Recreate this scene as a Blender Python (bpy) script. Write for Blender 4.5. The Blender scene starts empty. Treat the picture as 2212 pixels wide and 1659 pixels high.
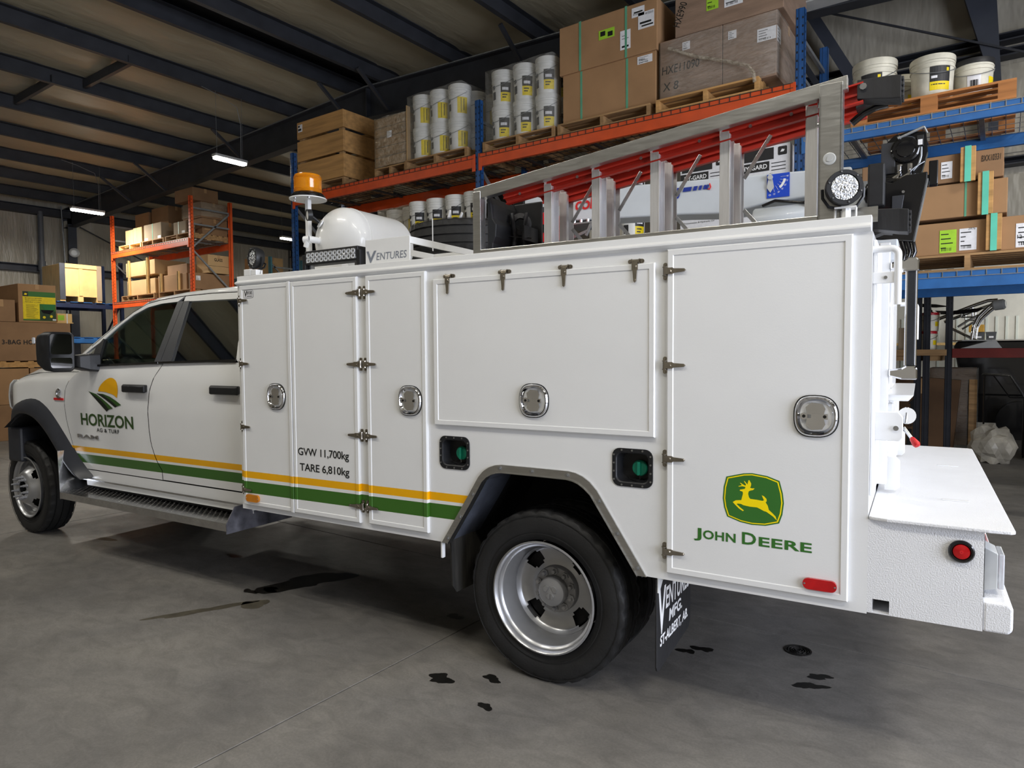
import bpy, bmesh, math, random
from mathutils import Vector, Matrix
random.seed(7)
R = math.radians
C = bpy.context.scene.collection
scene = bpy.context.scene
# ---------------------------------------------------------------- camera
cam_d = bpy.data.cameras.new('camera')
cam = bpy.data.objects.new('camera', cam_d)
C.objects.link(cam)
cam_d.sensor_width = 36.0
cam_d.lens = 1469.76 / 2212 * 36.0
cam_d.clip_end = 200
yaw, pit, rol = R(35.761), R(-2.595), R(-0.396)
fw = Vector((-math.sin(yaw)*math.cos(pit), math.cos(yaw)*math.cos(pit), math.sin(pit)))
rt = Vector((math.cos(yaw), math.sin(yaw), 0)); up = rt.cross(fw)
r2 = rt*math.cos(rol) + up*math.sin(rol); u2 = -rt*math.sin(rol) + up*math.cos(rol)
cam.matrix_world = Matrix(((r2.x, u2.x, -fw.x, 3.7509), (r2.y, u2.y, -fw.y, -2.3827), (r2.z, u2.z, -fw.z, 1.5401), (0, 0, 0, 1)))
scene.camera = cam
# ---------------------------------------------------------------- world, exposure
w = bpy.data.worlds.new('world'); scene.world = w; w.use_nodes = True
w.node_tree.nodes['Background'].inputs[0].default_value = (0.80, 0.86, 1.0, 1)
w.node_tree.nodes['Background'].inputs[1].default_value = 0.25
vs = scene.view_settings
vs.view_transform = 'Standard'; vs.look = 'None'; vs.gamma = 1.0; vs.exposure = 0.0
try: vs.use_curve_mapping = False
except Exception: pass
def area(name, loc, aim, sx, sy, power, col=(1, 1, 1), spread=180):
    l = bpy.data.lights.new(name, 'AREA'); l.shape = 'RECTANGLE'; l.size = sx; l.size_y = sy
    l.energy = power; l.color = col; l.spread = R(spread)
    o = bpy.data.objects.new(name, l); C.objects.link(o)
    o.location = loc
    o.rotation_euler = (Vector(aim)-Vector(loc)).to_track_quat('-Z', 'Y').to_euler()
    return o
# daylight falling in through the open overhead door behind the truck
area('door_daylight', (9.3, -0.6, 2.1), (0.0, 0.4, 1.3), 4.6, 3.6, 720, (0.82, 0.87, 1.0))
# unseen area light aimed at the next hall's far wall under the blue shelves
area('hall_wall_fill', (7.5, 15.2, 2.4), (5.0, 17.8, 1.8), 5.0, 2.2, 260, (0.95, 0.98, 1.0))
# ---------------------------------------------------------------- helpers
def lin(c):
    return tuple((v/255/12.92 if v/255 <= 0.04045 else ((v/255+0.055)/1.055)**2.4) for v in c)
MATS = {}
def mat(name, rgb, rough=0.5, metal=0.0, var=0.06, vscale=6.0, bump=0.0, bscale=40.0, stretch=(1, 1, 1), coat=0.0, alpha=1.0, emit=None, es=0.0, trans=0.0, ior=1.45, rvar=0.0, detail=4.0, bdist=0.01):
    """procedural principled material: noise-driven colour variation, optional noise bump"""
    if name in MATS: return MATS[name]
    m = bpy.data.materials.new(name); m.use_nodes = True; MATS[name] = m
    nt = m.node_tree; N = nt.nodes; L = nt.links
    p = N['Principled BSDF']; base = lin(rgb) if max(rgb) > 1.001 else rgb
    tc = N.new('ShaderNodeTexCoord'); mp = N.new('ShaderNodeMapping'); mp.inputs['Scale'].default_value = stretch
    L.new(tc.outputs['Object'], mp.inputs[0])
    nz = N.new('ShaderNodeTexNoise'); nz.inputs['Scale'].default_value = vscale; nz.inputs['Detail'].default_value = detail
    L.new(mp.outputs[0], nz.inputs['Vector'])
    rp = N.new('ShaderNodeValToRGB')
    lo = tuple(max(0, v*(1-var*2)) for v in base); hi = tuple(min(1, v*(1+var*1.6)) for v in base)
    rp.color_ramp.elements[0].color = (*lo, 1); rp.color_ramp.elements[1].color = (*hi, 1)
    rp.color_ramp.elements[0].position = 0.25; rp.color_ramp.elements[1].position = 0.75
    L.new(nz.outputs['Fac'], rp.inputs[0]); L.new(rp.outputs[0], p.inputs['Base Color'])
    p.inputs['Roughness'].default_value = rough; p.inputs['Metallic'].default_value = metal
    p.inputs['Coat Weight'].default_value = coat; p.inputs['Coat Roughness'].default_value = 0.06
    p.inputs['Alpha'].default_value = alpha; p.inputs['Transmission Weight'].default_value = trans; p.inputs['IOR'].default_value = ior
    if rvar:
        mr = N.new('ShaderNodeMapRange'); mr.inputs[3].default_value = max(0, rough-rvar); mr.inputs[4].default_value = min(1, rough+rvar)
        L.new(nz.outputs['Fac'], mr.inputs[0]); L.new(mr.outputs[0], p.inputs['Roughness'])
    if bump:
        n2 = N.new('ShaderNodeTexNoise'); n2.inputs['Scale'].default_value = bscale; n2.inputs['Detail'].default_value = 3
        L.new(mp.outputs[0], n2.inputs['Vector'])
        bp = N.new('ShaderNodeBump'); bp.inputs['Strength'].default_value = bump; bp.inputs['Distance'].default_value = bdist
        L.new(n2.outputs['Fac'], bp.inputs['Height']); L.new(bp.outputs[0], p.inputs['Normal'])
    if emit:
        p.inputs['Emission Color'].default_value = (*lin(emit), 1); p.inputs['Emission Strength'].default_value = es
    return m
class B:
    """collects shapes into one mesh"""
    def __init__(s): s.v = []; s.f = []; s.fm = []; s.mi = 0; s.mats = []
    def m(s, material):
        if material not in s.mats: s.mats.append(material)
        s.mi = s.mats.index(material); return s
    def add(s, vs, fs):
        o = len(s.v); s.v += [tuple(v) for v in vs]
        for f in fs: s.f.append(tuple(o+i for i in f)); s.fm.append(s.mi)
        return s
    def box(s, x0, x1, y0, y1, z0, z1):
        return s.add([(x0,y0,z0),(x1,y0,z0),(x1,y1,z0),(x0,y1,z0),(x0,y0,z1),(x1,y0,z1),(x1,y1,z1),(x0,y1,z1)],
                     [(0,3,2,1),(4,5,6,7),(0,1,5,4),(1,2,6,5),(2,3,7,6),(3,0,4,7)])
    def bar(s, p0, p1, wx, wz, upv=(0,0,1)):
        """rectangular bar between two points: wx across, wz along up"""
        p0 = Vector(p0); p1 = Vector(p1); d = (p1-p0).normalized(); u = Vector(upv)
        if abs(d.dot(u)) > 0.99: u = Vector((1,0,0))
        a = d.cross(u).normalized(); u = a.cross(d).normalized()
        vs = [p+a*i*wx/2+u*j*wz/2 for p in (p0,p1) for i,j in ((-1,-1),(1,-1),(1,1),(-1,1))]
        return s.add(vs, [(3,2,1,0),(4,5,6,7),(0,1,5,4),(1,2,6,5),(2,3,7,6),(3,0,4,7)])
    def prism(s, pts, plane, a, b):
        """2D outline extruded from a to b across its plane"""
        def P(p, t):
            if plane == 'xz': return (p[0], t, p[1])
            if plane == 'xy': return (p[0], p[1], t)
            return (t, p[0], p[1])
        ar = sum(pts[i][0]*pts[(i+1)%len(pts)][1]-pts[(i+1)%len(pts)][0]*pts[i][1] for i in range(len(pts)))
        pts = list(pts) if (ar > 0) != (plane == 'xz') else list(pts)[::-1]
        if a > b: a, b = b, a
        n = len(pts)
        vs = [P(p, a) for p in pts]+[P(p, b) for p in pts]
        fs = [tuple(range(n))[::-1], tuple(range(n, 2*n))]+[(i, (i+1)%n, n+(i+1)%n, n+i) for i in range(n)]
        return s.add(vs, fs)
    def cyl(s, p0, p1, r0, r1=None, n=16, caps=True):
        r1 = r0 if r1 is None else r1
        p0 = Vector(p0); p1 = Vector(p1); d = (p1-p0).normalized()
        a = d.orthogonal().normalized(); b = d.cross(a)
        vs = []
        for p, r in ((p0,r0),(p1,r1)):
            for i in range(n):
                t = 2*math.pi*i/n; vs.append(p+a*math.cos(t)*r+b*math.sin(t)*r)
        fs = [(i,(i+1)%n,n+(i+1)%n,n+i) for i in range(n)]
        if caps: fs += [tuple(range(n))[::-1], tuple(range(n,2*n))]
        return s.add(vs, fs)
    def tube(s, pts, r, n=8, closed=False):
        pts = [Vector(p) for p in pts]; k = len(pts); a = None; vs = []
        for i, p in enumerate(pts):
            d = ((pts[(i+1)%k] if closed or i < k-1 else p)-(pts[i-1] if closed or i else p)).normalized()
            if a is None: a = d.orthogonal().normalized()
            a = (a-d*a.dot(d)).normalized(); b = d.cross(a)
            for j in range(n):
                t = 2*math.pi*j/n; vs.append(p+a*math.cos(t)*r+b*math.sin(t)*r)
        fs = [(i*n+j, i*n+(j+1)%n, ((i+1)%k)*n+(j+1)%n, ((i+1)%k)*n+j) for i in range(k if closed else k-1) for j in range(n)]
        if not closed: fs += [tuple(range(n))[::-1], tuple(range((k-1)*n, k*n))]
        return s.add(vs, fs)
    def lathe(s, prof, org, axis=(0,-1,0), n=32, cap0=False, cap1=False):
        """profile of (radius, height along axis)"""
        org = Vector(org); d = Vector(axis).normalized(); a = d.orthogonal().normalized(); b = d.cross(a)
        vs = [org+d*h+a*math.cos(2*math.pi*i/n)*r+b*math.sin(2*math.pi*i/n)*r for r, h in prof for i in range(n)]
        fs = [(k*n+i, k*n+(i+1)%n, (k+1)*n+(i+1)%n, (k+1)*n+i) for k in range(len(prof)-1) for i in range(n)]
        if cap0: fs.append(tuple(range(n))[::-1])
        if cap1: fs.append(tuple(range((len(prof)-1)*n, len(prof)*n)))
        return s.add(vs, fs)
    def loft(s, rings, closed=True, cap0=False, cap1=False):
        n = len(rings[0]); vs = [p for r in rings for p in r]
        fs = [(k*n+i, k*n+(i+1)%n, (k+1)*n+(i+1)%n, (k+1)*n+i) for k in range(len(rings)-1) for i in range(n if closed else n-1)]
        if cap0: fs.append(tuple(range(n))[::-1])
        if cap1: fs.append(tuple(range((len(rings)-1)*n, len(rings)*n)))
        return s.add(vs, fs)
    def decal(s, key, org, u, v, width, height):
        """flat printed lettering: cached text outline stretched to width x height at org along u, v"""
        vs, fs = TXT[key]; o = Vector(org); u = Vector(u); v = Vector(v)
        return s.add([o+u*(p[0]*width)+v*(p[1]*height) for p in vs], fs)
    def mesh(s, name):
        me = bpy.data.meshes.new(name); me.from_pydata(s.v, [], s.f); me.update()
        for m in s.mats: me.materials.append(m)
        me.polygons.foreach_set('material_index', s.fm)
        return me
    def obj(s, name, material=None, parent=None, bev=0.0, smooth=0, loc=None, rot=None, kind=None, solid=0.0, label=None, seg=2, sub=0):
        if material is not None: s.mats = [material]; s.fm = [0]*len(s.f)
        me = s.mesh(name)
        if smooth:
            me.polygons.foreach_set('use_smooth', [True]*len(me.polygons)); me.set_sharp_from_angle(angle=R(smooth))
        return place(name, me, parent, loc, rot, bev, kind, solid, label, seg, sub)
def place(name, me, parent=None, loc=None, rot=None, bev=0.0, kind=None, solid=0.0, label=None, seg=2, sub=0, scale=None):
    o = bpy.data.objects.new(name, me); C.objects.link(o)
    if parent is not None: o.parent = parent
    if loc is not None: o.location = loc
    if rot is not None: o.rotation_euler = rot
    if scale is not None: o.scale = scale
    if solid:
        md = o.modifiers.new('solidify', 'SOLIDIFY'); md.thickness = solid; md.offset = -1
    if bev:
        md = o.modifiers.new('bevel', 'BEVEL'); md.width = bev; md.segments = seg; md.limit_method = 'ANGLE'; md.angle_limit = R(40); md.harden_normals = False
    if sub:
        md = o.modifiers.new('subdivision', 'SUBSURF'); md.levels = sub; md.render_levels = sub
    if kind: o['kind'] = kind
    if label: o['label'] = label
    return o
def thing(name, label, cat, loc=(0,0,0), rot=(0,0,0), group=None):
    o = bpy.data.objects.new(name, None); C.objects.link(o)
    o.location = loc; o.rotation_euler = rot; o['label'] = label; o['category'] = cat
    if group: o['group'] = group
    return o
def tag(o, label, cat, group=None):
    o['label'] = label; o['category'] = cat
    if group: o['group'] = group
    return o
def struct(o): o['kind'] = 'structure'; return o
def dup(root, loc, rotz=0.0, label=None, group=None):
    r = root.copy(); C.objects.link(r); r.location = loc; r.rotation_euler = (0, 0, rotz)
    if label: r['label'] = label
    if group: r['group'] = group
    for ch in list(root.children):
        c = ch.copy(); C.objects.link(c); c.parent = r
        for g in list(ch.children):
            d = g.copy(); C.objects.link(d); d.parent = c
    return r
def rrect(w, h, r, n=4, cx=0, cy=0):
    out = []
    for sx, sy, a in ((1,1,0),(-1,1,90),(-1,-1,180),(1,-1,270)):
        for i in range(n+1):
            t = R(a+90*i/n); out.append((cx+sx*(w/2-r)+r*math.cos(t), cy+sy*(h/2-r)+r*math.sin(t)))
    return out
# lettering: every string is turned into a flat outline once, normalised to a unit box
TXT = {}
def pretext(items):
    tmp = []
    for key, s, off, shear, space in items:
        cu = bpy.data.curves.new('t', 'FONT'); cu.body = s; cu.offset = off; cu.shear = shear; cu.space_character = space
        cu.resolution_u = 3; cu.fill_mode = 'FRONT'; cu.dimensions = '2D'
        o = bpy.data.objects.new('t', cu); C.objects.link(o); tmp.append((key, o, cu))
    bpy.context.view_layer.update()
    dg = bpy.context.evaluated_depsgraph_get()
    for key, o, cu in tmp:
        me = bpy.data.meshes.new_from_object(o.evaluated_get(dg))
        vs = [v.co.copy() for v in me.vertices]; fs = [tuple(p.vertices) for p in me.polygons]
        x0 = min(v.x for v in vs); x1 = max(v.x for v in vs); y0 = min(v.y for v in vs); y1 = max(v.y for v in vs)
        TXT[key] = ([((v.x-x0)/(x1-x0), (v.y-y0)/(y1-y0)) for v in vs], fs)
        bpy.data.meshes.remove(me)
    for key, o, cu in tmp:
        bpy.data.objects.remove(o); bpy.data.curves.remove(cu)
pretext([('horizon','HORIZON',.022,0,1.0),('agturf','AG & TURF',.012,0,1.1),('ram','RAM',.035,0,.95),
  ('gvw','GVW 11,700kg',.011,0,.97),('tare','TARE 6,810kg',.011,0,.97),('J','J',.02,0,1),('OHN','OHN',.025,0,1.05),('D','D',.02,0,1),('EERE','EERE',.025,0,1.05),
  ('V','V',.03,.1,1),('ENTURES','ENTURES',.004,.12,1.0),('ENTURESb','ENTURES',.02,.12,1.0),('mfg','MFG.',.03,.12,1),('albert','ST-ALBERT, AB.',.03,.12,1),
  ('cobra','cobra',.02,.15,.95),('5400','5400',.02,.12,.95),('hygard','HY-GARD',.02,.0,1),('trans','Transmission & Hydraulic Oil',0,0,1),('hopper','3-BAG HOPPER ASSY',.02,0,1.05),
  ('bs1','Broadcast Spreader',.01,0,1),('bs2','Esparcidora a voleo',.01,0,1),('bs3','Epandeur a volee',.01,0,1),('hxe','HXE11090',0,.1,1),('x8','X 8',0,.1,1),('hxe2','HXE990',0,.1,1),
  ('w15','W152313',.01,0,1),('bxx','BXX10331',0,.1,1),('gl5','GL-5',.01,.1,1),('glass','GLASS',.02,0,1),('UP','UP',.02,0,1),('2976','2976',0,.15,1),('12','12',.01,0,1),('a90',"90'",0,0,1),('a75',"75'",0,0,1),('a60',"60'",0,0,1),('a45',"45'",0,0,1),('a30',"30'",0,0,1),('a15',"15'",0,0,1),('a0','0',0,0,1)])
# ---------------------------------------------------------------- materials
def body_paint(name, rgb, y_lo, y_hi, ys, g_lo, g_hi, gs, xmax, rough, bump):
    """white vehicle paint with the yellow and green body stripes (colour of the vinyl itself)"""
    m = mat(name, rgb, rough, var=.012, vscale=3, bump=bump, bscale=170, bdist=.004, coat=.35)
    nt = m.node_tree; N = nt.nodes; L = nt.links; p = N['Principled BSDF']
    base = p.inputs['Base Color'].links[0].from_socket
    sx = N.new('ShaderNodeSeparateXYZ'); L.new(N['Texture Coordinate'].outputs['Object'], sx.inputs[0])
    def math_(op, a, b):
        n = N.new('ShaderNodeMath'); n.operation = op
        for i, v in enumerate((a, b)):
            if isinstance(v, (int, float)): n.inputs[i].default_value = v
            else: L.new(v, n.inputs[i])
        return n.outputs[0]
    def band(lo, hi, slope):
        zz = math_('SUBTRACT', sx.outputs[2], math_('MULTIPLY', sx.outputs[0], slope))
        k = math_('MULTIPLY', math_('GREATER_THAN', zz, lo), math_('LESS_THAN', zz, hi))
        return math_('MULTIPLY', k, math_('LESS_THAN', sx.outputs[0], xmax))
    for lo, hi, sl, col in ((y_lo, y_hi, ys, (236,172,0)), (g_lo, g_hi, gs, (56,102,32))):
        mx = N.new('ShaderNodeMix'); mx.data_type = 'RGBA'
        L.new(band(lo, hi, sl), mx.inputs['Factor']); L.new(base, mx.inputs['A']); mx.inputs['B'].default_value = (*lin(col), 1)
        base = mx.outputs['Result']
    L.new(base, p.inputs['Base Color'])
    return m
WHITE = (226,227,228)
M_body = body_paint('white_body_paint_striped', WHITE, .800,.840,.0070, .708,.779,.0100, 1.72, .30, .05)
M_cab = body_paint('white_cab_paint_striped', (230,231,232), .806,.846,.003, .722,.790,.005, 5, .16, 0)
M_white = mat('white_powder_coat', WHITE, .32, var=.012, bump=.05, bscale=170, coat=.3, bdist=.004)
M_liner = mat('textured_white_liner', (224,225,228), .5, var=.015, bump=.5, bscale=210, bdist=.004)
M_alu = mat('brushed_aluminium', (200,200,198), .32, 1.0, var=.05, vscale=14, stretch=(1,8,8), rvar=.08, bump=.04, bscale=60)
M_step = mat('extruded_aluminium', (232,232,234), .38, .8, var=.04, vscale=10, stretch=(14,14,1), rvar=.06)
M_diamond = mat('bright_tread_plate', (205,205,205), .22, 1.0, var=.08, vscale=9, rvar=.06, bump=.05, bscale=50)
M_chrome = mat('chrome', (225,226,230), .06, 1.0, var=.02)
M_steel = mat('stainless_steel', (176,170,160), .22, 1.0, var=.08, vscale=30, rvar=.05)
M_zinc = mat('zinc_bolt', (190,192,195), .3, 1.0, var=.08, vscale=60)
M_black = mat('satin_black_plastic', (26,27,30), .45, var=.12, vscale=20, bump=.05, bscale=200)
M_gloss = mat('gloss_black', (16,16,18), .16, var=.1, coat=.5)
M_flare = mat('flare_textured_plastic', (44,46,52), .42, var=.08, vscale=12, bump=.08, bscale=260)
M_rub = mat('tyre_rubber', (30,30,31), .62, var=.18, vscale=7, bump=.12, bscale=90)
M_rubber = mat('mudflap_rubber', (33,33,35), .55, var=.15, vscale=5, stretch=(1,1,.25), bump=.15, bscale=60)
M_dirty = mat('muddy_rubber', (44,42,38), .75, var=.45, vscale=16, stretch=(1,1,.15), bump=.4, bscale=50)
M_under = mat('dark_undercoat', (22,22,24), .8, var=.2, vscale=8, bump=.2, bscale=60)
M_well = mat('shaded_well_undercoat', (70,74,84), .6, var=.16, vscale=12, bump=.3, bscale=70)
M_rim = mat('silver_wheel_paint', (176,177,180), .3, .75, var=.03, vscale=20, coat=.3)
M_hub = mat('grey_hub_plastic', (150,150,152), .42, .35, var=.04, vscale=20)
M_dark = mat('dark_void', (6,6,7), .9, var=.1)
M_green = mat('green_fuel_cap', (20,122,98), .35, var=.08, vscale=20)
M_jdg = mat('emblem_green', (52,108,42), .4, var=.02)
M_jdy = mat('emblem_yellow', (250,222,0), .4, var=.02)
M_ink = mat('black_ink', (20,22,22), .5, var=.05)
M_whiteink = mat('white_ink', (236,236,236), .5, var=.03)
M_hzg = mat('dark_green_vinyl', (50,76,34), .4, var=.03)
M_hzl = mat('leaf_green_vinyl', (50,86,34), .4, var=.03)
M_hzd = mat('near_black_vinyl', (22,28,22), .4, var=.03)
M_hzy = mat('sun_yellow_vinyl', (232,170,8), .4, var=.03)
M_redi = mat('red_ink', (196,28,32), .45, var=.04)
M_blui = mat('blue_ink', (22,48,140), .45, var=.04)
M_amber = mat('amber_lens', (255,158,12), .15, var=.06, trans=.5, coat=.5, vscale=30)
M_red = mat('red_lens', (190,12,20), .15, var=.1, trans=.15, coat=.5, vscale=30)
M_clear = mat('clear_lens', (225,228,232), .1, var=.05, vscale=60, trans=.4, coat=.4)
M_reflector = mat('lamp_reflector', (210,212,215), .12, 1.0, var=.1, vscale=80, bump=.5, bscale=120)
M_fib = mat('orange_red_fibreglass', (172,34,18), .45, var=.06, vscale=8, stretch=(.3,2,2))
M_grey = mat('light_grey_crane_paint', (196,202,208), .34, var=.03, vscale=5, coat=.2)
M_engine = mat('red_engine_paint', (196,14,26), .3, var=.06, coat=.3)
M_card = mat('cardboard', (158,122,86), .85, var=.07, vscale=3, bump=.05, bscale=30)
M_card2 = mat('brown_cardboard', (140,108,78), .85, var=.08, vscale=3, bump=.05, bscale=30)
M_card3 = mat('pale_cardboard', (188,156,112), .85, var=.06, vscale=3, bump=.05, bscale=30)
M_cardg = mat('greyish_cardboard', (150,134,112), .85, var=.07, vscale=3)
M_cardw = mat('wrapped_cardboard', (140,116,98), .42, var=.1, vscale=4, bump=.25, bscale=7, stretch=(1,1,5))
M_tape = mat('packing_tape', (176,140,100), .3, var=.05)
M_wood = mat('pine_board', (184,140,86), .7, var=.16, vscale=3, stretch=(.5,4,7), bump=.1, bscale=30)
M_wood2 = mat('pallet_wood', (158,124,84), .8, var=.2, vscale=4, stretch=(.6,4,7), bump=.2, bscale=30)
M_wood3 = mat('pale_plywood', (226,186,122), .7, var=.1, vscale=4, stretch=(6,1,.8), bump=.1, bscale=30)
M_wood4 = mat('reddish_pallet_wood', (170,112,62), .75, var=.16, vscale=3, stretch=(.6,4,7), bump=.15, bscale=30)
M_film = mat('stretch_film', (200,198,190), .22, var=.15, vscale=9, stretch=(1,1,4), bump=.9, bscale=11, alpha=.20, bdist=.05)
M_film2 = mat('heavy_stretch_film', (205,196,176), .2, var=.2, vscale=7, bump=1.0, bscale=9, stretch=(1.5,1.5,3), alpha=.34, bdist=.06)
M_pail = mat('white_pail_plastic', (222,222,218), .35, var=.03, vscale=8)
M_paild = mat('used_pail_plastic', (206,202,186), .45, var=.12, vscale=9)
M_ylab = mat('yellow_label', (226,200,8), .5, var=.06, vscale=20)
M_blab = mat('black_label', (36,36,38), .5, var=.1, vscale=20)
M_wlab = mat('white_label', (225,225,228), .6, var=.05, vscale=30)
M_glab = mat('lime_label', (160,206,52), .6, var=.05, vscale=30)
M_strap = mat('green_strap', (92,160,128), .45, var=.06)
M_teal = mat('teal_strap', (96,196,170), .45, var=.06)
M_or = mat('orange_rack_paint', (204,74,24), .36, var=.08, vscale=6, coat=.15)
M_or2 = mat('bright_orange_rack_paint', (226,88,34), .38, var=.08, vscale=6)
M_bl = mat('blue_rack_paint', (28,74,128), .38, var=.12, vscale=6, coat=.1)
M_bl2 = mat('steel_blue_rack_paint', (44,98,158), .4, var=.12, vscale=6)
M_tealp = mat('teal_rack_paint', (76,128,140), .5, var=.12, vscale=6)
M_dbl = mat('dark_blue_rack_paint', (22,36,66), .5, var=.15, vscale=6)
M_hole = mat('punched_hole', (10,12,18), .8, var=.1)
M_wire = mat('galvanised_wire', (150,150,148), .4, .8, var=.12, vscale=30)
M_wired = mat('dull_wire', (70,66,62), .5, .6, var=.15, vscale=30)
M_galv = mat('galvanised_tube', (150,154,158), .4, .7, var=.1, vscale=14)
M_frame = mat('dark_grey_steel_primer', (52,54,60), .55, var=.12, vscale=4)
M_frame2 = mat('slate_steel_paint', (62,66,76), .5, var=.1, vscale=4)
M_vinyl = mat('vinyl_insulation', (176,168,146), .42, var=.05, vscale=1.5, bump=.35, bscale=3.2, stretch=(1.2,.35,1), bdist=.08)
M_vinylw = mat('wall_insulation', (172,166,152), .36, var=.06, vscale=1.5, bump=.55, bscale=5, stretch=(1,1.6,.28), bdist=.09)
M_corr = mat('pale_cladding', (206,212,204), .5, var=.05, vscale=4)
M_blue2 = mat('angle_label_blue', (16,66,186), .45, var=.04)
M_pvc = mat('grey_pvc_pipe', (98,102,108), .45, var=.06)
M_oil = mat('oil_wet_concrete', (26,25,23), .28, var=.25, vscale=14)
M_damp = mat('damp_concrete', (78,73,62), .5, var=.2, vscale=14)
M_iron = mat('cast_iron', (40,38,36), .6, .5, var=.2, vscale=30, bump=.3, bscale=90)
M_lens = mat('led_lens', (255,255,250), .4, var=.01, emit=(255,252,236), es=30)
M_house = mat('lamp_housing', (190,192,192), .4, .2, var=.05)
def glass_mat(name, tint, gloss=.12):
    m = bpy.data.materials.new(name); m.use_nodes = True; nt = m.node_tree; N = nt.nodes; L = nt.links
    N.remove(N['Principled BSDF'])
    t = N.new('ShaderNodeBsdfTransparent'); t.inputs[0].default_value = (*tint, 1)
    g = N.new('ShaderNodeBsdfGlossy'); g.inputs['Roughness'].default_value = .02; g.inputs[0].default_value = (.9,.95,.95,1)
    f = N.new('ShaderNodeFresnel'); f.inputs[0].default_value = 1.5
    x = N.new('ShaderNodeMixShader'); k = N.new('ShaderNodeMath'); k.operation = 'MULTIPLY'; k.inputs[1].default_value = .55; L.new(f.outputs[0], k.inputs[0]); L.new(k.outputs[0], x.inputs[0]); L.new(t.outputs[0], x.inputs[1]); L.new(g.outputs[0], x.inputs[2])
    L.new(x.outputs[0], N['Material Output'].inputs[0]); return m
M_glass = glass_mat('tinted_side_glass', (.42,.46,.42))
M_privacy = glass_mat('privacy_glass', (.10,.11,.10))
M_wshield = glass_mat('windshield_glass', (.75,.8,.76))
# concrete floor
def concrete():
    m = bpy.data.materials.new('polished_concrete'); m.use_nodes = True; nt = m.node_tree; N = nt.nodes; L = nt.links; p = N['Principled BSDF']
    tc = N.new('ShaderNodeTexCoord')
    def noise(sc, det, rough=.6, st=(1,1,1), dist=0):
        mp = N.new('ShaderNodeMapping'); mp.inputs['Scale'].default_value = st; L.new(tc.outputs['Object'], mp.inputs[0])
        n = N.new('ShaderNodeTexNoise'); n.inputs['Scale'].default_value = sc; n.inputs['Detail'].default_value = det; n.inputs['Roughness'].default_value = rough; n.inputs['Distortion'].default_value = dist
        L.new(mp.outputs[0], n.inputs['Vector']); return n.outputs['Fac']
    def ramp(src, a, b, pa=.3, pb=.7):
        r = N.new('ShaderNodeValToRGB'); r.color_ramp.elements[0].color = (*a,1); r.color_ramp.elements[1].color = (*b,1)
        r.color_ramp.elements[0].position = pa; r.color_ramp.elements[1].position = pb; L.new(src, r.inputs[0]); return r.outputs[0]
    def mul(a, b):
        x = N.new('ShaderNodeMix'); x.data_type = 'RGBA'; x.blend_type = 'MULTIPLY'; x.inputs['Factor'].default_value = 1; L.new(a, x.inputs['A']); L.new(b, x.inputs['B']); return x.outputs['Result']
    c = ramp(noise(1.1, 8, .62, dist=.6), lin((112,110,108)), lin((140,136,130)))
    c = mul(c, ramp(noise(5.5, 8, .7, (1,1.8,1), .8), (.72,.72,.72), (1,1,1), .32, .6))
    c = mul(c, ramp(noise(90, 4, .7), (.8,.8,.8), (1.0,1.0,1.0), .3, .62))
    c = mul(c, ramp(noise(.45, 5, .6), (.72,.71,.69), (1,1,1), .35, .6))
    L.new(c, p.inputs['Base Color'])
    mr = N.new('ShaderNodeMapRange'); mr.inputs[3].default_value = .42; mr.inputs[4].default_value = .68; L.new(noise(4, 6), mr.inputs[0]); L.new(mr.outputs[0], p.inputs['Roughness'])
    bp = N.new('ShaderNodeBump'); bp.inputs['Strength'].default_value = .12; bp.inputs['Distance'].default_value = .004; L.new(noise(70, 5), bp.inputs['Height']); L.new(bp.outputs[0], p.inputs['Normal'])
    return m
M_floor = concrete()
# ---------------------------------------------------------------- the building
XL, XR, YN, YF = -17.9, 10.0, -8.0, 18.0
fl = struct(B().box(XL-.1, XR+.1, YN-.1, YF+.1, -.2, -.010).obj('floor', M_under))
gx = [XL] + [1.33+4.6*k for k in range(-4, 2)] + [XR]; gy = [YN] + [1.41+4.6*k for k in range(-2, 4)] + [YF]
for i in range(len(gx)-1):
    for j in range(len(gy)-1):
        if gx[i+1]-gx[i] < .1 or gy[j+1]-gy[j] < .1: continue
        B().box(gx[i]+.003, gx[i+1]-.003, gy[j]+.003, gy[j+1]-.003, -.010, 0).obj('floor_slab', M_floor, fl, bev=.003)
def blob(name, cx, cy, rx, ry, ang, m, z=.0006, n=44, rough=.28, seed=1):
    rnd = random.Random(seed); ph = [rnd.uniform(0, 6.28) for _ in range(6)]
    pts = []
    for i in range(n):
        t = 2*math.pi*i/n; k = 1+sum(rough/(q+1)*math.sin((q+2)*t+ph[q]) for q in range(6)) + rnd.uniform(-.06, .06)
        x, y = rx*k*math.cos(t), ry*k*math.sin(t); pts.append((cx+x*math.cos(ang)-y*math.sin(ang), cy+x*math.sin(ang)+y*math.cos(ang)))
    return B().prism(pts, 'xy', .0002, z).obj(name, m, fl)
for k, (x, y, rx, ry, a, m) in enumerate([(-.05,.50,.25,.15,1.2,M_oil),(-.20,.16,.05,.03,0,M_oil),(-.12,.26,.06,.04,.4,M_oil),(.03,.04,.10,.055,.5,M_damp),(-.14,-.20,.25,.045,1.15,M_damp),
        (-1.0,.55,.06,.04,0,M_oil),(1.18,.60,.05,.035,.3,M_oil),(1.62,-.02,.06,.045,.5,M_oil),(1.82,.12,.045,.03,0,M_oil),(1.95,-.10,.035,.025,.2,M_oil),
        (2.46,.93,.04,.028,.3,M_oil),(2.52,1.0,.05,.03,0,M_oil),(3.08,1.02,.05,.03,.2,M_oil),(3.06,.90,.06,.035,.6,M_oil),(-2.4,.2,.2,.03,.3,M_damp)]):
    blob('oil_stain', x, y, rx, ry, a, m, seed=k+3)
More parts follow.
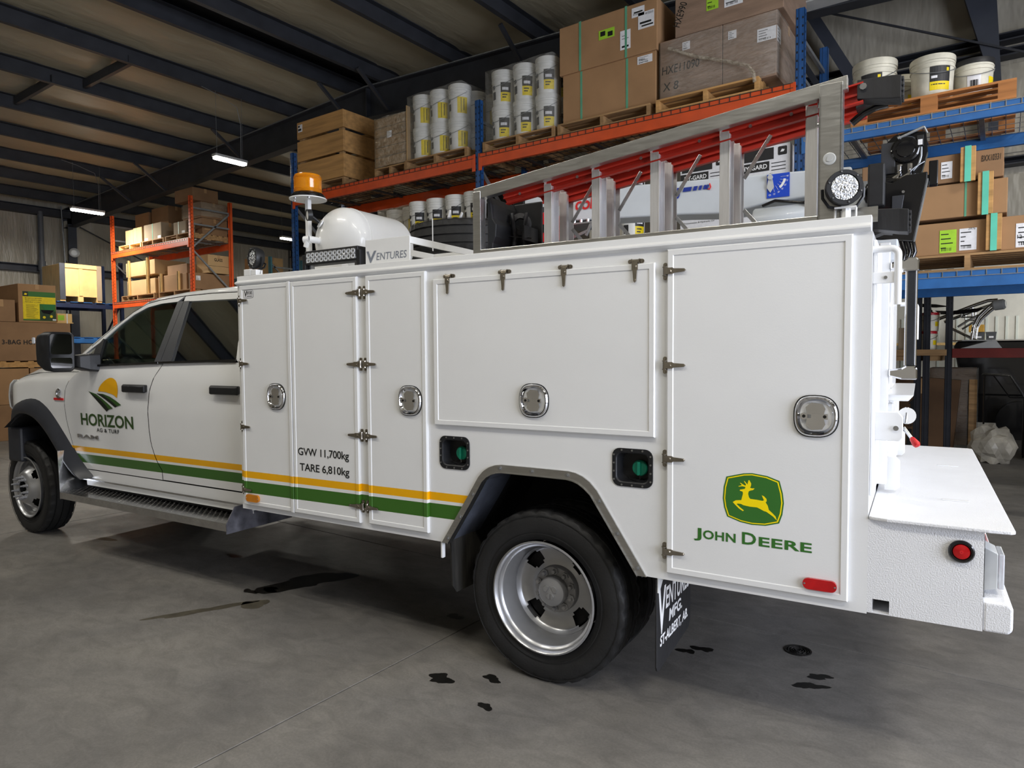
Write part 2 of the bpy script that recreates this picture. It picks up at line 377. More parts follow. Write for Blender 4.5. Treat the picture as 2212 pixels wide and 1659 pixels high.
dr = thing('floor_drain', 'round cast iron drain grate sunk into concrete behind the rear wheel', 'drain', (2.93,1.26,0))
B().lathe([(.066,.0),(.066,.004),(.056,.004),(.056,.001)], (0,0,0), (0,0,1), 40).obj('rim', M_iron, dr)
B().lathe([(.056,.0008),(.001,.0008)], (0,0,0), (0,0,1), 32).obj('sump', M_dark, dr)
for r in (.012,.024,.036,.048):
    b = B()
    for q in range(3):
        a0 = q*2.094+r*40; b.tube([(r*math.cos(a0+t*1.75/8), r*math.sin(a0+t*1.75/8), .002) for t in range(9)], .0028, 6)
    b.obj('grate_ring', M_iron, dr)
# roof: ridge over X=-5.4, falling gently both ways
def roofz(x): return 6.22 - .042*abs(x+5.4)
ce = struct(B().prism([(XL-.2, roofz(XL)+.36), (-5.4, 6.22+.36), (XR+.2, roofz(XR)+.36), (XR+.2, roofz(XR)+.46), (-5.4, 6.22+.46), (XL-.2, roofz(XL)+.46)], 'xz', YN, YF).obj('ceiling', M_frame))
PX = [-17.2,-15.57,-14.03,-12.4,-10.8,-9.15,-7.5,-5.85,-5.0,-3.4,-1.82,-.2,1.4,3.0,4.6,6.2,7.8,9.4]
def purlin_mesh():
    return B().prism([(-.035,0),(.045,0),(.045,.012),(-.022,.012),(-.022,.238),(.06,.238),(.06,.25),(-.035,.25)], 'xz', YN, YF).mesh('purlin')
pm = purlin_mesh(); pm.materials.append(M_frame)
for x in PX: place('purlin', pm, ce, (x, 0, roofz(x)))
rnd = random.Random(4)
for i in range(len(PX)-1):
    x0, x1 = PX[i], PX[i+1]
    if x1-x0 < 1: continue
    nx, ny = 10, 90; vs = []; ph = [rnd.uniform(0,6) for _ in range(4)]
    for a in range(nx+1):
        u = a/nx
        for b_ in range(ny+1):
            y = YN+(YF-YN)*b_/ny
            sag = .10*math.sin(math.pi*u)
            wr = .014*math.sin(y*5.1+ph[0]+3*u)*math.sin(math.pi*u) + .010*math.sin(y*11.3+ph[1]-4*u) + .012*math.sin(y*2.3+ph[2]+2*u)
            vs.append((x0+(x1-x0)*u, y, roofz(x0)+(roofz(x1)-roofz(x0))*u+.255-sag*.55+wr*.7))
    fs = [(a*(ny+1)+b_, a*(ny+1)+b_+1, (a+1)*(ny+1)+b_+1, (a+1)*(ny+1)+b_) for a in range(nx) for b_ in range(ny)]
    B().add(vs, fs).obj('insulation_blanket', M_vinyl, ce, smooth=60)
# rigid frame along X
YR = 6.1
def ibeam(name, prof, depth, y, m, parent):
    b = B(); wz = .2
    for i in range(len(prof)-1):
        (xa, za), (xb, zb) = prof[i], prof[i+1]
        b.prism([(xa,za-depth),(xb,zb-depth),(xb,zb),(xa,za)], 'xz', y-.006, y+.006)
        for o in (0, -depth): b.prism([(xa,za+o-.008),(xb,zb+o-.008),(xb,zb+o+.008),(xa,za+o+.008)], 'xz', y-wz/2, y+wz/2)
    return b.obj(name, m, parent)
rprof = [(XL,roofz(XL)-.01),(-5.4,6.21),(XR,roofz(XR)-.01)]
ibeam('rafter', rprof, .52, YR, M_frame, ce)
ibeam('rafter', rprof, .52, YR-12.4, M_frame, ce); ibeam('rafter', rprof, .52, YR+7.5, M_frame, ce)
cd = B().tube([(x, YR-.12, roofz(x)+.0) for x in (-17,-12,-7,-5.4,-2,3,8)], .012, 6); cd.obj('conduit', M_galv, ce, smooth=50)
for x in (-5.9,-4.9,-2.0,.5,-9.2,-12.4,-14.05): B().bar((x+.02, YR-.75, roofz(x)+.01), (x+.02, YR-.02, roofz(x)-.5), .05, .05).obj('flange_brace', M_frame, ce)
for x in (-5.4,): B().box(x-.012, x+.012, YR-.1, YR+.1, roofz(x)-.53, roofz(x)).obj('splice_plate', M_frame, ce)
for x in (-13.2,-11.6,-9.9,-8.3):    # short bridging between purlins
    B().bar((x-.8, 1.6+(x+13)*.3, roofz(x)+.1), (x+.8, 1.6+(x+13)*.3, roofz(x)+.1), .06, .14).obj('purlin_bridging', M_frame, ce)
bt = B()
for x in PX:
    for k in range(16):
        y = YR-.35-k*.22; bt.cyl((x-.036, y, roofz(x)+(.04 if k > 4 else .05+.05*(k % 3))), (x-.041, y, roofz(x)+(.04 if k > 4 else .05+.05*(k % 3))), .009, n=5)
        bt.cyl((x+.0352, y, roofz(x)+.006), (x+.037, y, roofz(x)+.006), .008, n=5)
bt.obj('bolt', M_galv, ce, kind='stuff')  # pale discs standing for light dots seen through the purlins' bolt holes
# left wall
wl = struct(B().box(XL-.2, XL-.02, YN, YF, 0, 6.3).obj('wall_left', M_vinylw))
def wrinkled(name, parent, m, org, u, v, w, h, nu, nv, amp, freq, seed, nrm):
    rnd = random.Random(seed); ph = [rnd.uniform(0,6.3) for _ in range(6)]
    o = Vector(org); u = Vector(u); v = Vector(v); nn = Vector(nrm); vs = []
    for a in range(nu+1):
        for b_ in range(nv+1):
            s, t = a/nu, b_/nv
            k = math.sin(math.pi*t)**.6*(.6+.4*t)
            d = amp*(math.sin(s*w*freq+ph[0]+.8*math.sin(3*t))*k + .6*math.sin(s*w*freq*2.3+ph[1]+t)*k*t + .5*math.sin(s*w*.9+ph[2]))
            vs.append(o+u*(s*w)+v*(t*h)+nn*(d+amp*1.6))
    fs = [(a*(nv+1)+b_, (a+1)*(nv+1)+b_, (a+1)*(nv+1)+b_+1, a*(nv+1)+b_+1) for a in range(nu) for b_ in range(nv)]
    return B().add(vs, fs).obj(name, m, parent, smooth=60)
zs = [0, 1.5, 3.95, 5.55]
for j in range(3):
    for k in range(5):
        wrinkled('insulation_panel', wl, M_vinylw, (XL-.02, -2.0+k*4.0, zs[j]+.1), (0,1,0), (0,0,1), 3.98, zs[j+1]-zs[j]-.2, 90, 10, .016, 7, 10*j+k, (1,0,0))
for z in zs[1:]: B().prism([(XL-.02,z-.1),(XL+.18,z-.1),(XL+.18,z-.08),(XL+.02,z-.08),(XL+.02,z+.08),(XL+.18,z+.08),(XL+.18,z+.1),(XL-.02,z+.1)], 'xz', YN, YF).obj('girt', M_frame2, wl)
for y in (YR, YR-7.5, YR+7.5):
    b = B(); b.box(XL-.02, XL+.30, y-.006, y+.006, 0, 5.6); b.box(XL+.29, XL+.31, y-.11, y+.11, 0, 5.25); b.box(XL-.01, XL+.01, y-.11, y+.11, 0, 5.6); b.obj('column', M_frame2, wl)
B().cyl((XL+.22,5.35,0),(XL+.22,5.35,5.5),.07,n=20).cyl((XL+.22,5.35,3.9),(XL+.22,5.35,4.15),.09,n=20).obj('drain_pipe', M_pvc, wl, smooth=40)
B().tube([(XL+.35,5.82,5.7),(XL+.36,5.83,5.3),(XL+.36,5.85,4.8),(XL+.36,5.9,3.0),(XL+.36,5.9,.4)], .02, 8).obj('conduit', M_galv, wl, smooth=50)
B().bar((XL+.3,YR+.2,5.2),(XL+.3,YR+3.6,3.7),.03,.03).obj('rod_brace', M_frame, wl)
B().lathe([(.1,0),(.13,.03),(.13,.08),(.1,.1),(.06,.1),(.06,.07),(.001,.07)], (XL+.32,YR+.02,4.45), (1,-.3,0), 24).obj('sounder', M_house, wl, smooth=40)
B().box(XL-.01, XL+.26, YN, YF, 5.42, 5.6).obj('eave_strut', M_frame, wl)
# wall over the opening to the next hall (behind the racks)
YB = 7.4
wb = struct(B().box(-2.6, XR, YB+.02, YB+.2, 2.75, 6.3).obj('wall_back', M_vinylw))
for z0, z1 in ((2.8,3.55),(3.8,4.8),(5.15,6.1)):
    for k in range(3):
        wrinkled('insulation_panel', wb, M_vinylw, (-2.6+k*4.1, YB+.02, z0), (1,0,0), (0,0,1), 4.08, z1-z0, 70, 12, .014, 6, 60+int(z0*10)+k, (0,-1,0))
for z in (2.78,3.68,4.90,5.07):
    B().prism([(YB+.02,z-.045),(YB-.16,z-.045),(YB-.16,z-.03),(YB-.0,z-.03),(YB-.0,z+.03),(YB-.16,z+.03),(YB-.16,z+.045),(YB+.02,z+.045)], 'yz', -2.6, XR).obj('girt', M_frame, wb)
for x in (-2.3,3.55,8.6):
    B().prism([(x-.25,5.6),(x+.06,5.6),(x+.14,4.4),(x+.14,2.6),(x+.02,2.6),(x+.02,4.6)], 'xz', YB-.34, YB-.18).obj('column', M_frame2, wb)
B().bar((1.62,YB-.3,5.95),(2.5,YB-.3,4.3),.14,.13).obj('knee_brace', M_frame2, wb)
B().bar((1.2,YB-.3,5.95),(1.95,YB-.3,4.6),.05,.07).obj('knee_brace', M_frame, wb)
B().bar((1.6,YB-.36,5.92),(4.6,YB-.36,4.42),.022,.022).obj('rod_brace', M_frame, wb)
# next hall
wf = struct(B().box(-6, XR+8, YF, YF+.2, 0, 6.3).obj('wall_far', mat('hall_white_wall', (206,204,194), .6, var=.03)))
rb = B()
for k in range(90): rb.box(-4+k*.2, -4+k*.2+.05, YF-.02, YF+.01, 0, 2.35)
rb.obj('rib_panel', M_corr, wf, kind='stuff')
B().box(XL, -6, YF, YF+.2, 0, 6.3).obj('wall_far_cladding', M_vinylw, wf)
# right wall with the open overhead door, and the wall behind the photographer
wr_ = struct(B().box(XR, XR+.2, 2.1, YF, 0, 6.3).box(XR, XR+.2, YN, -3.4, 0, 6.3).box(XR, XR+.2, -3.4, 2.1, 4.0, 6.3).obj('wall_right', M_vinylw))
for y in (-3.4,2.1): B().box(XR-.06, XR+.02, y-.06, y+.06, 0, 4.0).obj('door_jamb', M_frame, wr_)
struct(B().box(XL, XR, YN-.2, YN, 0, 6.3).obj('wall_near', M_vinylw))
# ================================================================ the service truck (built in its own frame: X to the rear, Y across, near side at Y=0)
TR = thing('service_truck', 'white crew cab service truck with tool body, crane and green and yellow stripes', 'truck', (0,0,0), (0,0,R(4.8209)))
W = 2.15
# ---- tool body shell
def side_shell(y0, y1, holes):
    b = B()
    b.box(0,1.52,y0,y1,.605,1.955)
    cols = [((1.52,.605),(1.54,.605),(1.67,.807))]
    if holes:
        b.prism([(1.52,.605),(1.54,.605),(1.67,.807),(1.67,.99),(1.52,.99)],'xz',y0,y1); b.box(1.52,1.67,y0,y1,1.122,1.955)
        b.prism([(2.43,.794),(2.553,.605),(2.59,.605),(2.59,.99),(2.43,.99)],'xz',y0,y1); b.box(2.43,2.59,y0,y1,1.122,1.955)
    else:
        b.prism([(1.52,.605),(1.54,.605),(1.67,.807),(1.67,1.955),(1.52,1.955)],'xz',y0,y1); b.prism([(2.43,.794),(2.553,.605),(2.59,.605),(2.59,1.955),(2.43,1.955)],'xz',y0,y1)
    b.prism([(1.67,.807),(1.755,.94),(1.80,.978),(1.86,.998),(2.22,.998),(2.285,.978),(2.335,.94),(2.43,.794),(2.43,1.955),(1.67,1.955)],'xz',y0,y1)
    b.box(2.59,3.39,y0,y1,.605,1.955)
    return b
side_shell(0,.5,True).obj('tool_body', M_body, TR); side_shell(W-.5,W,False).obj('tool_body', M_body, TR)
B().box(0,3.37,.5,W-.5,.93,1.05).box(0,.05,.5,W-.5,1.05,2.0).box(0,1.72,.05,W-.05,1.956,2.010).obj('bed', M_white, TR)
for y0, y1, s in ((-.0,.5,-1),(W-.5,W,1)):
    yy = lambda t: (t if s < 0 else W-t)
    B().prism([(yy(0),2.012),(yy(0),1.985),(yy(-.018),1.974),(yy(-.018),1.966),(yy(0),1.955),(yy(.05),1.955),(yy(.05),2.012)],'yz',-.004,3.386).obj('top_rail', M_white, TR, bev=.002)
# wheel-well lining
wl_ = [(1.54,.60),(1.67,.802),(1.752,.934),(1.80,.972),(1.86,.992),(2.22,.992),(2.285,.972),(2.338,.934),(2.555,.60)]
b = B(); b.loft([[(x,y,z-.003) for x,z in wl_] for y in (.004,.28)], closed=False); b.obj('wheel_well_liner', M_well, TR, solid=.004)  # undercoat grey that also carries the shade inside the arch
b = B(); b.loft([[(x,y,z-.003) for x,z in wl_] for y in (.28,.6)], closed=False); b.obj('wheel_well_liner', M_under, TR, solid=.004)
B().box(1.5,2.6,.62,.64,.5,1.0).box(-3.2,3.3,.75,.85,.5,.68).box(-3.2,3.3,1.3,1.4,.5,.68).box(0.1,1.5,.5,1.6,.58,.92).box(2.6,3.35,.5,1.6,.62,.92).box(-2.2,-.1,.5,1.6,.45,.62).obj('chassis_frame', M_under, TR)
B().cyl((2.05,.3,.40),(2.05,1.85,.40),.07,n=14).cyl((2.05,.95,.40),(2.05,1.2,.40),.17,n=18).cyl((-3.12,.3,.40),(-3.12,1.85,.40),.06,n=12).obj('axle', M_under, TR, smooth=40)
# arch trim with bolts
ao = [(1.517,.604),(1.672,.845),(1.738,.951),(1.765,.980),(1.797,1.001),(1.832,1.014),(1.87,1.019),(2.03,1.019),(2.215,1.018),(2.25,1.013),(2.285,1.0),(2.318,.979),(2.352,.944),(2.575,.604)]
ai = [(1.553,.604),(1.700,.832),(1.762,.934),(1.787,.958),(1.812,.972),(1.84,.981),(1.87,.985),(2.03,.985),(2.208,.984),(2.238,.979),(2.264,.970),(2.292,.952),(2.322,.926),(2.536,.604)]
b = B(); b.loft([[(x,-.001,z) for x,z in ao],[(x,-.008,z) for x,z in ao],[(x,-.008,z) for x,z in ai],[(x,-.014,z) for x,z in ai],[(x-(.004 if x<2.05 else -.004)*0,-.014,z-.004) for x,z in ai],[(x,.03,z-.004) for x,z in ai]], closed=False)
b.obj('arch_trim', M_alu, TR)
me = B().cyl((0,-.012,0),(0,-.007,0),.010,n=12).cyl((0,-.017,0),(0,-.012,0),.006,n=6).mesh('bolt'); me.materials.append(M_zinc)
for x, z in [(1.555,.63),(1.63,.745),(1.705,.862),(1.86,1.002),(2.03,1.002),(2.21,1.0),(2.36,.90),(2.445,.77),(2.535,.635)]:
    place('bolt', me, TR, (x,0,z))
# ---- compartment doors
def door(x0, x1, z0, z1, hinge):
    def loop(i, y): return [(x0+i,y,z0+i),(x1-i,y,z0+i),(x1-i,y,z1-i),(x0+i,y,z1-i)]
    b = B().loft([loop(0,0),loop(0,-.013),loop(.004,-.017),loop(.0235,-.017),loop(.0265,-.0135)], cap1=True)
    b.f = [tuple(reversed(f)) for f in b.f]
    return b.obj('compartment_door', M_body, TR)
d1 = door(.034,.466,.636,1.952,'l'); d2 = door(.474,.980,.636,1.950,'r'); d3 = door(1.043,1.438,.641,1.948,'l')
d4 = door(1.486,2.612,1.190,1.903,'t'); d5 = door(2.663,3.330,.639,1.950,'l')
B().box(.452,.4745,-.021,-.016,.634,1.955).obj('astragal', M_body, d1, bev=.002)
def hinge_mesh():
    b = B()
    b.prism([(p[0],p[1]) for p in rrect(.018,.070,.0085,4)],'xz',-.006,0)
    b.cyl((0,-.010,-.016),(0,-.010,.016),.0085,n=12)
    for z in (-.017,.017): b.cyl((0,-.010,z-.0015),(0,-.010,z+.0015),.011,n=12)
    b.prism([(.004,-.013),(.034,-.013),(.040,-.009),(.082,-.006),(.088,0),(.082,.006),(.040,.009),(.034,.013),(.004,.013)],'xz',-.0225,-.0165)
    for x, z in ((0,.027),(0,-.027)): b.cyl((x,-.010,z),(x,-.006,z),.005,n=8)
    b.cyl((.022,-.028,0),(.022,-.0225,0),.007,.004,n=10); b.cyl((.080,-.026,0),(.080,-.0225,0),.005,.003,n=8)
    return b.mesh('hinge')
hm = hinge_mesh(); hm.materials.append(M_steel)
HZ = (1.864,1.487,1.108,.727)
for z in HZ:
    place('hinge', hm, d1, (.022,0,z)); place('hinge', hm, d2, (.995,0,z), (0,R(180),0)); place('hinge', hm, d3, (1.026,0,z)); place('hinge', hm, d5, (2.652,0,z))
for x in (1.577,1.892,2.203,2.528): place('hinge', hm, d4, (x,0,1.914), (0,R(90),0))
def latch_mesh():
    b = B()
    def egg(s, y, n=40, sx=1.0, dz=0):
        out = []
        for i in range(n):
            t = 2*math.pi*i/n; c, sn = math.cos(t), math.sin(t)
            x = math.copysign(abs(c)**.72, c)*.072; z = math.copysign(abs(sn)**.82, sn)*.073
            out.append(((x*s+.004*(1-sn*sn))*sx, y, z*s+dz))
        return out
    b.m(M_gloss); b.loft([egg(1.06,0),egg(1.06,-.004),egg(1.0,-.006)])
    b.m(M_chrome); b.loft([egg(1.02,-.004),egg(.99,-.010),egg(.93,-.014),egg(.86,-.012),egg(.80,-.004),egg(.70,.004),egg(.5,.007),egg(.01,.008)])
    b.m(M_chrome)
    for s in (-1,1):
        b.prism([(-.026,s*.006),(.030,s*.006),(.036,s*.028),(.026,s*.046),(-.010,s*.050),(-.030,s*.034)],'xz',-.010,-.004)
    b.box(-.012,.044,-.013,-.006,-.010,.010); b.cyl((-.036,-.011,0),(-.036,0,0),.013,n=14)
    b.m(M_gloss); b.cyl((.034,-.015,0),(.034,-.012,0),.006,n=10); b.cyl((-.036,-.013,0),(-.036,-.011,0),.006,n=10)
    b.f = [tuple(reversed(f)) for f in b.f[:0]]+b.f
    me = b.mesh('paddle_latch'); me.polygons.foreach_set('use_smooth', [True]*len(me.polygons)); me.set_sharp_from_angle(angle=R(32)); return me
lm = latch_mesh()
for d, x, z in ((d1,.337,1.298),(d3,1.330,1.304),(d4,2.045,1.326),(d5,3.214,1.304)):
    place('paddle_latch', lm, d, (x,-.0135,z), label='chrome paddle latch')
# door markings
U, V = (1,0,0), (0,0,1)
B().decal('gvw',(.512,-.0150,.957),U,V,.394,.057).obj('weight_lettering', M_ink, d2); B().decal('tare',(.524,-.0150,.869),U,V,.383,.057).obj('weight_lettering', M_ink, d2)
b = B(); b.m(M_wlab).prism(rrect(.080,.043,.006,4,.116,1.901),'xz',-.0150,-.0138); b.m(M_ink).prism(rrect(.084,.047,.008,4,.116,1.901),'xz',-.0145,-.0137)
b.decal('V',(.081,-.0156,1.884),U,V,.026,.036); b.decal('ENTURESb',(.104,-.0156,1.897),U,V,.048,.020); b.box(.104,.150,-.0156,-.0150,1.886,1.890); b.obj('maker_plate', None, d1)
shield = [(2.901,1.056),(2.965,1.074),(2.997,1.0775),(3.052,1.071),(3.096,1.056),(3.108,1.01),(3.112,.974),(3.107,.930),(3.096,.896),(3.048,.881),(2.998,.8785),(2.955,.884),(2.905,.900),(2.893,.935),(2.888,.970),(2.891,1.015)]
cxs, czs = 3.0, .977
sc = lambda k, pts: [(cxs+(x-cxs)*k, czs+(z-czs)*k) for x, z in pts]
deer = [(2.926,.959),(2.937,.967),(2.958,.970),(2.964,.995),(2.963,1.003),(2.952,1.006),(2.953,1.010),(2.971,1.015),(2.973,1.022),(2.961,1.024),(2.948,1.021),(2.947,1.023),(2.960,1.028),(2.953,1.035),(2.954,1.037),(2.966,1.030),(2.973,1.027),(2.975,1.032),(2.967,1.044),(2.969,1.045),(2.977,1.036),(2.980,1.032),(2.984,1.049),(2.987,1.050),(2.994,1.037),(2.993,1.027),(2.990,1.021),(2.996,1.019),(3.007,1.020),(3.001,1.013),(2.991,1.010),(2.985,1.006),(2.983,.996),(2.986,.984),(2.991,.978),(3.016,.977),(3.036,.975),(3.041,.978),(3.033,.996),(3.041,.993),(3.050,.984),(3.051,.975),(3.047,.971),(3.055,.958),(3.059,.943),(3.072,.932),(3.083,.921),(3.088,.906),(3.075,.919),(3.063,.927),(3.050,.935),(3.041,.937),(3.026,.944),(3.016,.948),(2.991,.948),(2.966,.951),(2.957,.955),(2.944,.955),(2.941,.952),(2.954,.941),(2.968,.931),(2.964,.928),(2.950,.936),(2.936,.949)]
b = B(); b.m(M_jdg).prism(shield,'xz',-.0141,-.0136); b.m(M_jdy).prism(sc(.955,shield),'xz',-.0145,-.0137); b.m(M_jdg).prism(sc(.915,shield),'xz',-.0149,-.0138); b.m(M_jdy).prism(deer,'xz',-.0153,-.0139)
b.obj('leaping_deer_emblem', None, d5)
b = B(); b.decal('J',(2.776,-.0146,.789),U,V,.030,.052); b.decal('OHN',(2.812,-.0146,.800),U,V,.126,.036); b.decal('D',(2.962,-.0146,.800),U,V,.052,.047); b.decal('EERE',(3.024,-.0146,.800),U,V,.186,.036)
b.obj('dealer_lettering', M_jdg, d5)
def reflector(x0, x1, z0, z1, m, parent):
    b = B(); b.m(m).prism(rrect(x1-x0,z1-z0,(z1-z0)*.46,5,(x0+x1)/2,(z0+z1)/2),'xz',-.026,-.0135)
    for x in (x0+.006,x1-.006): b.m(M_zinc).cyl((x,-.0275,(z0+z1)/2),(x,-.026,(z0+z1)/2),.0035,n=8)
    b.obj('reflector', None, parent, bev=.002)
reflector(.060,.176,.659,.703,M_amber,d1); reflector(3.181,3.295,.668,.709,M_red,d5)
# ---- fuel fillers
for k, x in enumerate((1.596,2.511)):
    z = 1.056; b = B()
    b.m(M_black).loft([[(px,y,pz) for px,pz in rrect(w_,w_*h_,r_,5,x,z)] for w_,h_,r_,y in ((.180,.90,.034,0),(.178,.91,.034,-.004),(.146,.89,.026,-.004),(.138,.88,.026,.0),(.120,.86,.026,.050))], cap1=True)
    f = b.obj('fuel_filler', None, TR, smooth=30)
    b = B(); b.lathe([(.030,0),(.034,.003),(.034,.016),(.030,.020),(.001,.020)],(x+.022,.046,z-.004),(0,-1,0),24,cap1=True); b.box(x+.016,x+.028,.014,.026,z-.032,z+.024)
    b.obj('fuel_cap', M_green, f, smooth=30, label='green screw cap')
    B().tube([(x+.022,.018,z-.02),(x+.03,.012,z-.045),(x+.018,.01,z-.058),(x-.02,.02,z-.05),(x-.035,.03,z-.045)],.0022,6).obj('tether', M_gloss, f)
    bm = B()
    for i in range(3):
        for s in (-1,1): bm.cyl((x+(i-1)*.046,-.0065,z+s*.0735),(x+(i-1)*.046,-.004,z+s*.0735),.0042,n=8)
    for i in range(4):
        for s in (-1,1): bm.cyl((x+s*.081,-.0065,z+(i-1.5)*.035),(x+s*.081,-.004,z+(i-1.5)*.035),.0042,n=8)
    bm.obj('rivet', M_zinc, f, kind='stuff')
# ---- mud flaps
o = B().prism([(.02,.60),(.50,.60),(.50,.27),(.33,.285),(.05,.29),(.02,.33)],'yz',1.545,1.553).obj('mud_flap', M_dirty, TR, rot=(0,R(-2),0), loc=(.022,0,-.054*0))
b = B().prism([(.03,.59),(.52,.59),(.52,.29),(.515,.25),(.49,.225),(.07,.185),(.04,.19),(.03,.21)],'yz',2.60,2.609); f = b.obj('mud_flap', M_rubber, TR, bev=.003)
U2, V2 = (0,1,0), (0,0,1)
B().decal('V',(2.6095,.05,.335),U2,V2,.10,.20).obj('mud_flap_lettering', M_whiteink, f); B().decal('ENTURESb',(2.6095,.145,.425),U2,V2,.35,.095).obj('mud_flap_lettering', M_whiteink, f); B().decal('mfg',(2.6095,.19,.355),U2,V2,.19,.055).obj('mud_flap_lettering', M_whiteink, f); B().decal('albert',(2.6095,.07,.275),U2,V2,.40,.055).obj('mud_flap_lettering', M_whiteink, f)
B().prism([(.03,.605),(.12,.605),(.045,.53),(.03,.53)],'yz',2.609,2.616).obj('flap_bracket', M_white, f, bev=.002)
B().cyl((2.616,.075,.585),(2.622,.075,.585),.010,n=6).obj('bolt', M_zinc, f)
B().box(1.50,1.512,.005,.03,.52,.605).obj('drain_tab', M_white, TR, bev=.003)
# ---- rear step and bumper
b = B()
b.box(3.39,3.407,0,W,.611,.945); b.box(3.46,3.73,0,W,.611,.945); b.box(3.407,3.46,0,W,.662,.945); b.box(3.407,3.46,0,W,.611,.614)
b.obj('rear_bumper', M_liner, TR)
b = B(); b.prism([(3.73,.611),(3.80,.611),(3.812,.625),(3.812,.70),(3.80,.712),(3.73,.712)],'xz',0,W); b.obj('bumper_step', M_liner, TR, bev=.012, seg=3)
pl = [(3.392,.0),(3.40,-.008),(3.45,-.02),(3.74,-.022),(3.80,-.015),(3.812,-.002),(3.812,W-.03),(3.795,W-.005),(3.70,W),(3.392,W)]
dk = B().prism(pl,'xy',.945,.957).obj('rear_deck', M_liner, TR, bev=.003)
for y in (.42,1.35): B().box(3.62,3.71,y,y+.02,.957,.961).obj('deck_slot', M_white, dk, bev=.002)
b = B(); b.m(M_gloss).lathe([(.038,0),(.038,.008),(.034,.013),(.028,.012),(.025,.007)],(3.667,0,.870),(0,-1,0),32); b.m(M_red).lathe([(.025,.007),(.024,.011),(.012,.014),(.001,.014)],(3.667,0,.870),(0,-1,0),24); b.m(M_redi).lathe([(.006,.014),(.006,.015),(.001,.015)],(3.667,0,.87),(0,-1,0),12)
b.obj('marker_light', None, TR, smooth=35)
for y in (.06,1.75):
    f = B().prism([(y-.01,.70),(y+.34,.70),(y+.34,.92),(y-.01,.92)],'yz',3.73,3.735).obj('tail_lamp', M_gloss, TR)
    B().prism([(3.735,.725),(3.775,.735),(3.775,.855),(3.735,.875)],'xz',y+.02,y+.14).obj('lamp_body', M_house, f, bev=.003); B().box(3.775,3.793,y+.02,y+.14,.735,.855).obj('lens', M_clear, f, bev=.004)
    B().box(3.735,3.76,y+.16,y+.32,.735,.855).obj('lens', M_red, f, bev=.004)
# ---- rear face: barn doors, tailgate, grab handles, latch
b = B(); b.box(3.39,3.402,.035,.40,1.02,1.93); b.obj('rear_door', M_white, TR, bev=.004); rd = b
B().box(3.39,3.43,.42,.47,1.0,1.97).box(3.39,3.42,.50,1.02,1.36,1.95).box(3.395,3.425,1.04,1.62,1.36,1.95).obj('rear_door', M_white, TR, bev=.004)
tg = B().box(3.385,3.425,.5,1.64,.99,1.33).obj('tailgate', M_white, TR, bev=.004)
for k in range(6): B().box(3.425,3.445,.55+k*.19,.61+k*.19,1.0,1.32).obj('rib', M_white, tg, bev=.004)
B().prism([(3.39,1.335),(3.50,1.335),(3.52,1.36),(3.39,1.36)],'xz',.48,1.64).obj('tailgate_shelf', M_white, TR, bev=.004)
for y in (.50,1.60): B().prism([(3.42,.965),(3.46,.965),(3.475,.98),(3.475,1.09),(3.46,1.105),(3.42,1.105)],'xz',y-.006,y+.006).obj('tailgate_hinge', M_white, tg, bev=.002)
def rail(y, name='grab_rail'):
    return B().tube([(3.39,y,1.895),(3.435,y,1.895)]+[(3.445+.022*math.sin(t*R(90)/5),y,1.873+.022*math.cos(t*R(90)/5)) for t in range(6)]+[(3.467,y,1.83),(3.467,y,1.70)],.0125,12).obj(name, M_white, TR, smooth=50)
g = rail(.035); B().box(3.39,3.466,.03,.04,1.775,1.815).obj('rail_bracket', M_white, g, bev=.002); B().cyl((3.43,.026,1.795),(3.43,.030,1.795),.006,n=8).obj('bolt', M_zinc, g)
g = rail(1.66); g.location = (.05,0,-.1)
gb = B().box(3.488,3.522,.42,.45,1.48,1.86).obj('grab_bar', M_black, TR, bev=.006)
B().box(3.483,3.492,.417,.453,1.48,1.86).box(3.519,3.526,.42,.45,1.48,1.86).obj('chrome_strip', M_chrome, gb, bev=.002)
for z0, z1 in ((1.85,1.905),(1.425,1.48)): B().prism([(3.43,z0+.012),(3.475,z0),(3.53,z0),(3.53,z1-.01),(3.52,z1),(3.49,z1),(3.475,z1-.01),(3.43,z1-.016)],'xz',.412,.458).obj('bar_end', M_chrome, gb, bev=.006)
lt = B().prism([(3.40,1.215),(3.478,1.215),(3.49,1.23),(3.49,1.30),(3.475,1.32),(3.40,1.32)],'xz',.10,.115).obj('latch_bracket', M_white, TR, bev=.003)
B().cyl((3.468,.092,1.262),(3.468,.12,1.262),.009,n=10).obj('bolt', M_zinc, lt); B().cyl((3.50,.2,1.33),(3.495,.19,1.275),.007,n=10).cyl((3.492,.13,1.262),(3.522,.10,1.222),.006,n=10).obj('lever', M_zinc, lt, smooth=40)
B().lathe([(.007,0),(.009,.004),(.013,.028),(.010,.036),(.001,.038)],(3.517,.105,1.229),(.03,-.03,-.04),14).obj('lever_knob', M_redi, lt, smooth=50)
B().cyl((3.50,.19,1.30),(3.50,.205,1.30),.03,n=20).obj('latch_cam', M_white, lt)
